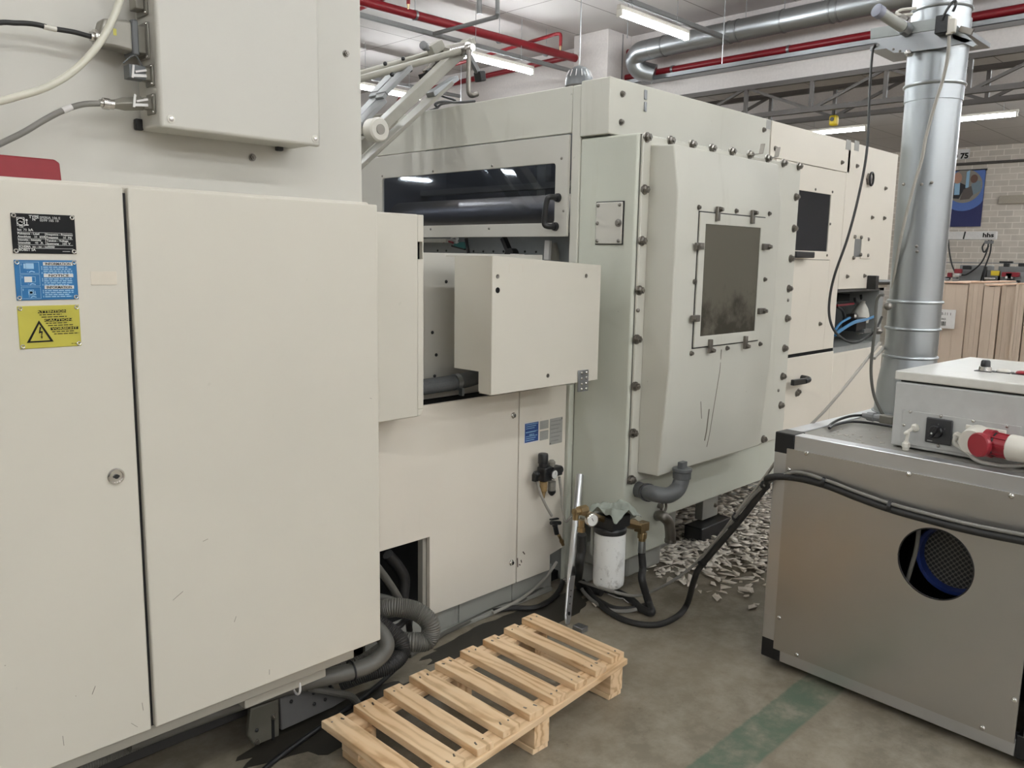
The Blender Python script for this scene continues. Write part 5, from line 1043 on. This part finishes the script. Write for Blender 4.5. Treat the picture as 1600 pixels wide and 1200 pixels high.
for pts, r, m, lab in (([(890, 880), (912, 925), (945, 950), (975, 955), (1005, 950)], .008, 'greycable', 'grey cable looping under the oil filter'), ([(930, 935), (960, 950), (990, 950), (1012, 944)], .0105, 'rubber', 'black cable lying inside the floor loop'), ([(880, 862, .05), (860, 905, .02), (820, 935), (780, 948), (730, 972), (690, 992), (640, 1025)], .009, 'greyrubber', 'grey cable along the plinth of the base cabinet'),
    ([(888, 880, .06), (872, 925), (840, 948), (800, 950), (770, 955)], .011, 'rubber', 'black cable curving on the floor behind the pallet'), ([(870, 878, .12), (850, 905, .06), (815, 935, .03), (770, 958, .02)], .007, 'palecable', 'pale cable slanting down along the plinth'), ([(912, 850, .12), (900, 880, .06), (890, 905)], .007, 'greycable', 'short grey cable between bar and filter')):
    single(MB().tube(Zs(pts), r, 10), 'floor_cable', m, lab, 'cable')
MBt = MB().tube(Zs([(950, 928), (965, 934), (978, 935)]), .002, 6).tube(Zs([(972, 928), (975, 936), (982, 942)]), .002, 6)
single(MBt, 'string_scrap', 'paper', 'thin white string ends on the floor under the oil filter', 'string')
q = onZ(905, 985, 0); single(MB().box(q.x-.02, q.x+.02, q.y-.03, q.y+.02, .0, .022), 'metal_offcut', 'galvdull', 'small grey metal block behind the far end of the pallet', 'block', None, None, .003)
def patch(cx, cy, rx, ry, seed, label):  # thin dark patch with an irregular outline, flat on the floor
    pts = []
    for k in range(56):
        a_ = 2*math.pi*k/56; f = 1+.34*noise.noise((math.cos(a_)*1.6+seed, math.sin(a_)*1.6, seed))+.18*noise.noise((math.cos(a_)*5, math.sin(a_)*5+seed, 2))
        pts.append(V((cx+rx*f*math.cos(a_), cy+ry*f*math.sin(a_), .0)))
    single(MB().prism(pts, (0, 0, .0012)), 'dark_patch', DARKM, label, 'patch', 'dark patches')
DARKM = plain('floor_dark', (.035, .031, .024), .38)
patch(2.35, 2.22, .50, .10, 3, 'dark patch on the floor between pallet and base cabinet plinth')
patch(1.45, 2.12, .34, .12, 9, 'dark patch on the floor under the hose loop')
# ==================================================================== PAPER SCRAPS
def scrap_mesh(k):
    r = random.Random(k); n = r.choice((3, 4, 4, 5)); a0 = r.uniform(0, 6); L = r.uniform(.018, .034)
    pts = []
    for i in range(n):
        a_ = a0+2*math.pi*i/n+r.uniform(-.4, .4); s = L*(r.uniform(.5, 1.2)); pts.append(V((math.cos(a_)*s, math.sin(a_)*s*.55, .004*r.random())))
    return MB().prism(pts, (0, 0, .0006))
protos = [scrap_mesh(k) for k in range(6)]; pm = []
for i, m in enumerate(protos):
    me = bpy.data.meshes.new('paper_scrap'); bmesh.ops.recalc_face_normals(m.bm, faces=m.bm.faces); m.bm.to_mesh(me); m.bm.free(); me.materials.append(M['scrap']); pm.append(me)
rnd = random.Random(21); mb = MB()
def dens(x, y):     # heap under the machine belly, thinning to the aisle
    d = max(abs(x-4.15)/.95, 0)**2+max(abs(y-2.12)/.55, 0)**2
    return math.exp(-d*1.3)
n = 0
while n < 2600:
    x, y = rnd.uniform(3.15, 5.4), rnd.uniform(1.45, 2.9)
    if rnd.random() > dens(x, y)*1.25: continue
    if y < 2.0 and x < 3.6 and rnd.random() < .6: continue
    r = random.Random(n); k = r.choice((3, 4, 4, 5)); a0 = r.uniform(0, 6); L = r.uniform(.022, .046); tilt = Matrix.Rotation(r.uniform(-.22, .22), 4, 'X') @ Matrix.Rotation(r.uniform(-.22, .22), 4, 'Y')
    base = V((x, y, .010+.035*dens(x, y)*r.random())); asp = r.uniform(.25, .7); k = r.choice((3, 3, 4, 4, 5)); L *= 1.25; sp = r.uniform(0, 3.1); cs, sn = math.cos(sp), math.sin(sp); qs = [(math.cos(a0+6.283*i/k)*L*r.uniform(.45, 1.2), math.sin(a0+6.283*i/k)*L*asp*r.uniform(.45, 1.2)) for i in range(k)]
    mb.face([base+tilt @ V((a*cs-b*sn, a*sn+b*cs, 0)) for a, b in qs]); n += 1
o = mb.build('scrap_heap', 'scrap', None, recalc=False); tag(o, 'heap of cream paper trimmings on the floor beneath the press', 'scraps', None, 'stuff')
sol = o.modifiers.new('solid', 'SOLIDIFY'); sol.thickness = .0004
edge = [(1165, 933), (1113, 913), (1137, 908), (1157, 911), (1112, 898), (1130, 893), (1139, 900), (1180, 900), (1192, 906), (1075, 888), (1062, 883), (1080, 881), (1060, 870), (1050, 868), (1030, 866), (1025, 872), (1040, 862), (1068, 866), (1084, 856), (1090, 870), (1110, 880), (1120, 872), (1135, 884), (1150, 878), (1160, 890), (1175, 884), (1100, 862), (1075, 851), (1055, 858), (1188, 880), (1150, 900), (1128, 905), (930, 948)]
for k, (x, y) in enumerate(edge):
    q = onZ(x, y, .002); o = bpy.data.objects.new('paper_scrap', pm[k % 6]); COL.objects.link(o); o.location = q; o.rotation_euler = (rnd.uniform(-.15, .15), rnd.uniform(-.15, .15), rnd.uniform(0, 6))
    o.location.z = .006
    tag(o, 'single cream paper scrap lying loose at the edge of the heap', 'scrap', 'loose paper scraps')
o['label'] = 'single paper scrap lying by the cables below the leaning bar'; del o['group']
# ==================================================================== ALUMINIUM EXTRACTION UNIT
UO, UR = V((2.775, 1.36, 0)), math.radians(-3.5)
UM = Matrix.Translation(UO) @ Matrix.Rotation(UR, 4, 'Z'); UI = UM.inverted()
def onL(x, y, ax, val):        # pixel to a plane of the unit's own axes (x: depth, -y: along the front)
    o = UI @ V((0, 0, HC)); d = UI.to_3x3() @ ray(x, y); k = (val-o[ax])/d[ax]; return o+d*k
UW, UD, UH, PF = .935, 1.0, .89, .058
t = thing('extraction_unit', 'brushed aluminium extraction unit with black corner blocks and round hole', 'machine', tuple(UO), UR, None, True)
zf = .028
for x in (0, UD-PF):
    for y in (0, -UW+PF): MB().box(x, x+PF, y-PF, y, zf+.07, UH-.07).build('corner_post', 'profile', t, .003)
for x in (0, UD-PF):
    for z in (zf, UH-PF): MB().box(x+.0008, x+PF-.0008, -UW+.075, -.075, z+.001, z+PF-.0005).build('front_rail' if x == 0 else 'back_rail', 'profile', t, .003)
for y in (0, -UW+PF):
    for z in (zf, UH-PF): MB().box(.075, UD-.075, y-PF, y, z+.001, z+PF-.0005).build('side_rail', 'profile', t, .003)
for x in (0, UD-.075):
    for y in (0, -UW+.075):
        for z in (zf, UH-.075): MB().box(x-.0008, x+.0758, y-.0758, y+.0008, z-.0005, z+.0758).build('corner_block', 'black', t, .004)
hc = onL(1461, 881, 0, -.006); hr = .114
PL, PR, PB, PT = -.053, onL(1592, 1100, 0, -.006).y, .075, .838
nseg = 48; outer = []; inner = []
for k in range(nseg):
    a_ = 2*math.pi*(k+.5)/nseg; cy, cz = math.cos(a_), math.sin(a_)
    s = min(((PL if cy > 0 else PR)-hc.y)/cy if abs(cy) > 1e-6 else 9, ((PT if cz > 0 else PB)-hc.z)/cz if abs(cz) > 1e-6 else 9)
    outer.append(V((-.008, hc.y+cy*s, hc.z+cz*s))); inner.append(V((-.008, hc.y+cy*hr, hc.z+cz*hr)))
for py, pz in ((PL, PT), (PR, PT), (PR, PB), (PL, PB)):       # exact corners of the sheet
    i = min(range(nseg), key=lambda k: (outer[k].y-py)**2+(outer[k].z-pz)**2); outer[i] = V((-.008, py, pz))
fp = MB().hole(outer, inner, (.007, 0, 0)).build('front_panel', 'alu', t)
MB().tube([V((-.0085, hc.y+math.cos(k*math.pi/12)*hr, hc.z+math.sin(k*math.pi/12)*hr)) for k in range(25)], .0022, 6).build('hole_edge', 'rubber', fp)
MB().box(.26, .27, -UW+.06, -.06, .09, UH-.06).box(.0, .26, -.40, -.39, .09, UH-.06).build('inner_screen', 'cavity', t)
bc = hc+V((.0, -.030, .006))
fan = MB().lathe((.17, bc.y, bc.z), (-1, 0, 0), [(0, .118), (.108, .118), (.113, .114), (.113, .103), (.08, .099)], 40).build('fan_ring', 'bluemetal', t)
def mk_mesh():
    m, nt, b = nodes('perforated_plate'); tc = N(nt, 'ShaderNodeTexCoord'); vo = N(nt, 'ShaderNodeTexVoronoi', Scale=80.0); vo.inputs['Randomness'].default_value = .0
    mp = N(nt, 'ShaderNodeMapping'); mp.inputs['Rotation'].default_value = (.785, 0, 0); nt.links.new(tc.outputs['Object'], mp.inputs[0]); nt.links.new(mp.outputs[0], vo.inputs['Vector'])
    nt.links.new(ramp(nt, vo.outputs[0], [(.40, (.003, .003, .004)), (.47, (.085, .08, .07))]), b.inputs['Base Color']); b.inputs['Roughness'].default_value = .5; return m
MB().lathe((.087, bc.y, bc.z), (-1, 0, 0), [(0, .1015), (.001, .1015)], 40).build('perforated_disc', mk_mesh(), fan)
MB().tube([V((.02, hc.y+.068, hc.z+.13)), V((.02, hc.y+.070, hc.z+.03)), V((.02, hc.y+.082, hc.z-.05)), V((.02, hc.y+.095, hc.z-.12))], .007, 10).build('hanging_strap', 'greyrubber', t)
screws(t, [onL(x, y, 0, -.008) for x, y in ((1260, 708), (1233, 734), (1217.5, 965), (1245, 1023), (1580.5, 775), (1585, 1094), (1535, 1137), (1420, 741))], (-1, 0, 0), .0085, 'panel_screw', 'chrome')
MB().box(PF-.01, UD-PF+.01, -UW+PF-.01, -PF+.01, UH-.045, UH-.006).build('top_sheet', plain('dusty_top_sheet', (.34, .325, .29), .55, .3), t)
for y in (-PF+.02, -UW+PF-.02): MB().box(PF, UD-PF, y-.003, y+.003, .08, UH-.05).build('side_sheet', 'alu', t)
MB().box(UD-.02, UD-.012, -UW+.05, -.05, .08, UH-.05).build('back_sheet', 'alu', t)
for x in (.12, UD-.12):
    for y in (-.12, -UW+.12): MB().cyl((x, y, 0), (x, y, zf+.01), .03).build('foot', 'rubber', t)
rnd = random.Random(8); mb = MB()
for k in range(46):
    a_ = rnd.uniform(0, 6.28); L = rnd.uniform(.006, .02); x, y = rnd.uniform(.08, .75), rnd.uniform(-.33, -.09); b = V((x, y, UH-.0055))
    mb.prism([b+V((math.cos(a_+i*2.1)*L*rnd.uniform(.4, 1), math.sin(a_+i*2.1)*L*rnd.uniform(.3, .8), 0)) for i in range(3)], (0, 0, .001))
mb.build('dust_flakes', plain('pale_dust', (.50, .47, .41), .9), t)['kind'] = 'stuff'
# ---- control box standing on the unit
KX = .125
def K(x, y, d=KX): return onL(x, y, 0, d)
k0 = K(1391, 690); k1 = onL(1582, 735, 2, UH)
KY0, KY1, KZ0, KZ1, KZ2 = K(1396, 640).y, -.83, UH, 1.114, 1.145
t = thing('control_box', 'light grey control box with red power socket on the aluminium unit', 'control box', tuple(UO), UR, None, True)
MB().box(KX, KX+.66, KY1, KY0, KZ0, KZ1-.006).build('box_body', plain('light_grey_enamel', (.50, .50, .485), .35), t, .005, 3)
MB().box(KX+.012, KX+.65, KY1+.01, KY0-.012, KZ1-.007, KZ1+.002).build('lid_seal', 'black', t)
MB().box(KX-.004, KX+.668, KY1-.004, KY0+.004, KZ1+.001, KZ2).build('lid', plain('pale_lid_enamel', (.64, .625, .575), .28), t, .004, 3)
def topp(x, y): return onL(x, y, 2, KZ2)
for (x, y), cap, base in (((1539, 580), 'black', 'knob'), ((1568, 582), 'whiteplastic', 'lamp'), ((1598, 585), 'redplastic', 'lamp')):
    p = topp(x, y); o = MB().box(p.x-.026, p.x+.026, p.y-.026, p.y+.026, KZ2, KZ2+.0025).build('control_plate', 'black', t, .001)
    if base == 'knob':
        MB().lathe((p.x, p.y, KZ2), (0, 0, 1), [(0, .021), (.016, .0185), (.017, .016)], 22).build('knob_collar', 'steel', o); MB().lathe((p.x, p.y, KZ2+.016), (0, 0, 1), [(0, .0155), (.018, .014), (.022, .011)], 20).build('selector_knob', 'black', o)
    else: MB().lathe((p.x, p.y, KZ2), (0, 0, 1), [(0, .021), (.006, .021), (.010, .017), (.012, .008)], 22).build('signal_lamp', cap, o)
# socket plate and screws
pa, pb = K(1411, 638), K(1592, 705)
plx = KX-.003
MB().box(plx, KX, pb.y, pa.y, K(1420, 692).z-.005, K(1412, 640).z).build('socket_plate', plain('plate_grey_enamel', (.47, .47, .455), .4), t, .001)
def Z7(x, y, d=plx): return onL(1380+x/5.455, 560+y/5.455, 0, d)
screws(t, [Z7(*p) for p in ((232, 455), (492, 493), (768, 535), (1055, 580), (177, 568), (470, 745))], (-1, 0, 0), .0055, 'plate_screw')
a, b = Z7(375, 518), Z7(585, 720); cz = (Z7(480, 620)).z
sw = MB().box(plx-.008, plx, b.y, a.y, cz-.042, cz+.042).build('isolator_plate', plain('charcoal_plastic', (.035, .035, .037), .4), t, .004)
p = Z7(462, 622); MB().lathe((plx-.008, p.y, cz), (-1, 0, 0), [(0, .022), (.012, .021), (.014, .016)], 22).obox(Matrix.Translation((plx-.026, p.y, cz)) @ Matrix.Rotation(.5, 4, 'X'), .024, .012, .046).build('isolator_handle', 'black', sw, .003)
q = Z7(450, 632); MB().cyl((plx-.039, q.y, cz-.004), (plx-.037, q.y, cz-.004), .003).build('pointer_dot', 'print', sw)
ry = V((0, -1, 0)); mb = MB(); q = Z7(478, 562); mb.text('0', (plx-.0082, q.y, q.z-.003), ry, UZ, .009, .0003, 'CENTER'); q = Z7(533, 600); mb.text('I', (plx-.0082, q.y, q.z-.003), ry, UZ, .009, .0003, 'CENTER'); q = Z7(405, 690)
mb.box(plx-.0088, plx-.008, q.y-.008, q.y+.008, cz-.036, cz-.033).build('isolator_marks', 'greyprint', sw)
for x, y in ((275, 590), (635, 660)):
    q = Z7(x, y); MB().lathe((plx, q.y, q.z), (-1, 0, 0), [(0, .014), (.005, .014), (.006, .011), (.014, .010), (.016, .007)], 8).build('cable_gland', 'whiteplastic', t, .001)
q = Z7(200, 735, plx-.02); o = MB().lathe((plx-.025, q.y, UH), (0, 0, 1), [(-.004, .011), (.006, .011), (.007, .0135), (.019, .0135), (.021, .010), (.026, .009)], 8).build('lower_gland', 'whiteplastic', t, .001)
g = Z7(262, 596); MB().tube([(plx-.015, g.y, g.z), (plx-.034, g.y+.012, g.z-.014), (plx-.032, q.y-.006, UH+.055), (plx-.026, q.y, UH+.02)], .0055, 12).build('gland_lead', 'whiteplastic', t)
# red CEE socket
c0 = Z7(830, 690); sy0, sy1 = Z7(695, 690).y, Z7(985, 690).y; sz0, sz1 = Z7(830, 790).z, Z7(750, 575).z
MB().box(plx-.006, plx, sy1-.02, sy0, sz0-.006, sz1+.003).build('socket_base', 'whiteplastic', t, .003)
sc = V((plx-.02, (sy0*.62+sy1*.38), (sz0+sz1)/2))
MB().lathe((plx-.002, sc.y-.005, sc.z), (-1, .1, -.08), [(0, .046), (.02, .044), (.055, .038)], 26).build('socket_body', 'whiteplastic', t)
# the big red plug pushed in: axis runs to the right along the front
px0, px1 = Z7(905, 740, plx-.06), Z7(1090, 755, plx-.06)
t2 = thing('power_plug', 'red round power plug with white sleeve in the control box socket', 'plug', tuple(UO), UR, None, True)
P0, P1 = V((plx-.060, px0.y, px0.z+.006)), V((plx-.066, px1.y, px1.z+.0)); ax = (P1-P0).normalized()
L1 = (P1-P0).length
MB().lathe(P0, ax, [(-.016, .03), (-.012, .043), (.012, .043), (.014, .036), (L1*.5, .035), (L1, .033)], 30).build('plug_body', 'redplastic', t2)
u_, v_ = frame_of(ax)
mb = MB()
for k in range(8): d_ = (u_*math.cos(k*math.pi/4)+v_*math.sin(k*math.pi/4)); mb.bar(P0+ax*.014+d_*.036, P0+ax*(L1-.002)+d_*.034, .005, .006, d_)
mb.build('grip_ribs', 'redplastic', t2); MB().lathe(P0, ax, [(.016, .0372), (.021, .0372)], 30).build('seal_ring', 'black', t2)
fl_ = Z7(828, 735, plx-.095); MB().lathe((plx-.098, fl_.y, fl_.z), (-1, .42, .02), [(-.006, .034), (-.005, .0375), (.008, .0375), (.012, .034)], 32).build('socket_flap', 'redplastic', t2)
MB().bar((plx-.092, fl_.y-.02, fl_.z+.012), P0+V((-.02, 0, .03)), .018, .012).bar((plx-.092, fl_.y-.02, fl_.z-.02), P0+V((-.02, 0, -.03)), .012, .012).build('flap_hinge', 'redplastic', t2, .002)
MB().lathe(P1, ax, [(-.004, .036), (.0, .040), (.03, .0385), (.12, .034), (.2, .026)], 28).build('plug_sleeve', 'whiteplastic', t2)
mb = MB().tube([P1+ax*.19, P1+ax*.4+V((0, 0, -.02)), P1+ax*.8+V((0, 0, -.05))], .014, 12); mb.build('plug_lead', 'whiteplastic', t2)
single_pts = [UM @ V(p) for p in ((plx-.016, Z7(635, 660).y, Z7(635, 660).z), (plx-.03, Z7(640, 715).y, Z7(640, 715).z), Z7(700, 790, plx-.045), Z7(790, 865, plx-.055), Z7(900, 910, plx-.06), Z7(1050, 920, plx-.05), Z7(1250, 905, plx-.05), Z7(1500, 880, plx-.05))]
for p in single_pts: p.z = max(p.z, UH+.008)
single(MB().tube(single_pts, .0065, 12), 'control_cable', 'palecable', 'pale cable drooping from the control box gland over the unit top', 'cable')
# ==================================================================== VERTICAL DUCT
DX, DYc = 3.57, 1.185
t = thing('vertical_duct', 'galvanised round duct rising from the aluminium unit', 'duct', (DX, DYc, UH))
r1 = .100
zr = [onX(1420, y, DX-.09).z for y in (560, 515, 472)]
MB().lathe((DX, DYc, UH-.004), (0, 0, 1), [(0, .130), (.006, .130), (.007, .121), (.12, .117), (zr[0]-UH, .1005)], 40).build('duct_reducer', 'galv', t)
MB().lathe((DX, DYc, zr[0]-.01), (0, 0, 1), [(0, r1), (zr[2]-zr[0]+.01, r1)], 40).build('duct_section', 'galv', t)
MB().lathe((DX, DYc, zr[2]), (0, 0, 1), [(0, r1*.985), (2.15-zr[2], r1*.985+.004)], 40).build('duct_section', 'galv', t)
for z in zr: MB().tube([V((DX+math.cos(a*math.pi/16)*r1, DYc+math.sin(a*math.pi/16)*r1, z)) for a in range(33)], .007, 8, 2).build('duct_bead', 'galv', t)
MB().lathe((DX, DYc, 2.13), (0, 0, 1), [(0, .106), (.30, .110)], 40).build('duct_section', 'galv', t)
MB().tube([V((DX+math.cos(a*math.pi/16)*.107, DYc+math.sin(a*math.pi/16)*.107, 2.19)) for a in range(33)], .007, 8, 2).build('duct_bead', 'galv', t)
MB().lathe((DX, DYc, 2.41), (0, 0, 1), [(0, .105), (CEIL-2.41, .105)], 40).build('duct_section', 'galv', t)
for z in (2.47, 2.62): MB().tube([V((DX+math.cos(a*math.pi/16)*.106, DYc+math.sin(a*math.pi/16)*.106, z)) for a in range(33)], .006, 8, 2).build('duct_bead', 'galv', t)
screws(t, [onX(x, y, DX-.1) for x, y in ((1412, 288), (1440, 288), (1456, 285), (1432, 385), (1433, 393))], (-.9, -.4, 0), .006, 'rivet', 'bolt')
# damper unit clamped round the duct
WX = DX-.13
def W(x, y, X=WX): return onX(1340+x/5, y/5, X)
t = thing('duct_damper', 'grey pneumatic slide damper with cylinder and valve round the duct', 'damper', (DX, DYc, 2.36))
fr_ = [W(100, 225), W(100, 305), W(640, 225), W(640, 150)]
MB().prism([W(100, 222), W(100, 305), W(640, 228), W(640, 138)], (.012, 0, 0)).build('damper_face', 'damperface', t, .001)
zl_, zr_ = W(105, 305).z, W(640, 228).z
MB().prism([W(105, 308), W(280, 412), W(380, 408), W(640, 375), W(900, 320), W(640, 230)], (.012, 0, 0)).build('lower_plate', 'galvdull', t)
MB().box(WX+.01, DX+.13, W(880, 250).y, W(100, 250).y, 2.335, 2.352).build('slide_plate', 'galvdull', t, .001)
MB().prism([W(740, 240), W(780, 200), W(930, 350), W(900, 365), W(745, 300)], (.02, 0, 0)).build('side_gusset', 'galv', t)
ca, cb = W(150, 80, WX-.17), W(380, 230, WX-.01); axc = (cb-ca).normalized()
cyl = MB().lathe(ca, axc, [(.008, .021), ((cb-ca).length, .021)], 24).build('cylinder_barrel', plain('cylinder_grey', (.33, .33, .30), .4), t)
MB().lathe(ca, axc, [(-.004, .020), (-.002, .024), (.024, .024)], 24).build('cylinder_cap', plain('lilac_cap', (.26, .27, .33), .5), cyl); MB().lathe(cb, axc, [(-.024, .024), (.01, .024), (.012, .01)], 24).build('cylinder_head', 'galvdull', cyl)
MB().box(WX-.05, WX, W(735, 200).y, W(640, 200).y, W(680, 280).z, W(680, 140).z).build('valve_body', 'black', t, .003)
MB().cyl(W(715, 130, WX-.035), W(715, 270, WX-.035), .011).box(WX-.045, WX-.02, W(790, 200).y, W(735, 200).y, W(760, 270).z, W(760, 165).z).build('valve_coil', 'whiteplastic', t, .002)
MB().tube([W(660, 160, WX-.05), W(690, 90, WX-.05), W(740, 20, WX-.04), W(765, 10, WX-.03), W(765, 45, WX-.03), W(745, 90, WX-.03)], .005, 8).build('valve_lead', 'black', t)
MB().tube([W(460, 65, WX+.02), W(350, 75, WX-.01), W(305, 100, WX-.02), W(340, 118, WX-.02), W(430, 110, WX)], .0055, 8).build('valve_tube', 'whiteplastic', t)
MB().bar(W(345, 120, WX-.02), W(395, 150, WX-.02), .014, .014).build('tube_fitting', 'bolt', t); MB().bar(W(800, 225, WX-.01), W(900, 250, WX-.02), .008, .02).build('damper_lever', 'bolt', t)
q = W(405, 420); MB().lathe(q, (-1, 0, 0), [(-.01, .012), (.02, .012), (.022, .006)], 6).build('clamp_screw', 'steel', t)
for x, y in ((280, 385), (330, 400)): bolts(t, [W(x, y)], (-1, 0, 0), .004)
single(MB().tube([W(715, 280, WX-.035), W(712, 360, WX-.03), W(695, 500, WX-.02), W(660, 640, WX-.01), W(600, 830, WX-.005), W(560, 970), W(530, 1090), onX(1440, 250, WX), onX(1425, 300, WX), onX(1408, 370, WX+.01), onX(1396, 440, WX+.06), onX(1391, 500, WX+.13), onX(1385, 535, WX+.12), onX(1366, 560, WX-.05)], .0062, 10), 'air_tube', 'palecable', 'pale air tube hanging from the damper valve across the vertical duct', 'hose')
p_end = UM @ V((.30, -.27, UH+.03))
single(MB().tube([W(140, 345), W(115, 420), onX(1359, 140, 3.3), onX(1355, 230, 3.2), onX(1343, 300, 3.15), onX(1325, 370, 3.1), onX(1304, 430, 3.08), onX(1296, 470, 3.08), onX(1297, 500, 3.08), onX(1308, 522, 3.1), onX(1330, 535, 3.15), onX(1350, 530, 3.3), onX(1368, 515, 3.4), onX(1378, 495, 3.45)], .0048, 10), 'power_cable', 'rubber', 'thin black cable hanging in a long arc left of the vertical duct', 'cable')
q_ = [onX(x, y, 3.36) for x, y in ((1381, 461), (1374, 462), (1369, 475), (1368, 510), (1364, 540), (1361, 580), (1365, 615), (1375, 640), (1383, 652))]
single(MB().tube(q_, .006, 10), 'power_cable', 'greyrubber', 'grey cable hooked on the duct and hanging to the unit top', 'cable')
q = onX(1372, 517, 3.38); MB2 = MB().ball(q, .018, (1, 1, .8)).ball(q+V((0, -.03, .10)), .016)
single(MB2, 'tube_clip', 'bolt', 'dark clip holding the hanging cables to the vertical duct', 'clip')
# connector lying on the unit
def T(x, y, z=UH+.02): return onZ(x, y, z)
t = thing('cable_connector', 'grey cable connector lying on the unit top before the duct', 'connector', tuple(T(1375, 655)))
a, b = T(1355, 650), T(1398, 657); ax = (b-a).normalized()
MB().lathe(a, ax, [(-.02, .009), (0, .012), (.002, .017), (.028, .018), (.03, .014), (.06, .016)], 10).build('connector_nut', 'fargrey', t); MB().bar(a+ax*.055, b, .036, .032).build('connector_shell', 'connector', t, .004)
MB().tube([a-ax*.018, T(1330, 650, UH+.02), T(1310, 656, UH+.014), T(1297, 664, UH+.01), T(1296, 669, UH+.008), T(1305, 664, UH+.008), T(1330, 659, UH+.008), T(1360, 661, UH+.008), T(1391, 666, UH+.008), T(1410, 668, UH+.01)], .005, 10).build('connector_lead', 'black', t)
# top bead of the sign text etc. stays with its owner; tidy scene names
for o in bpy.data.objects:
    if o.name.startswith('second_man'): o.name = o.name.replace('second_man', 'visitor')
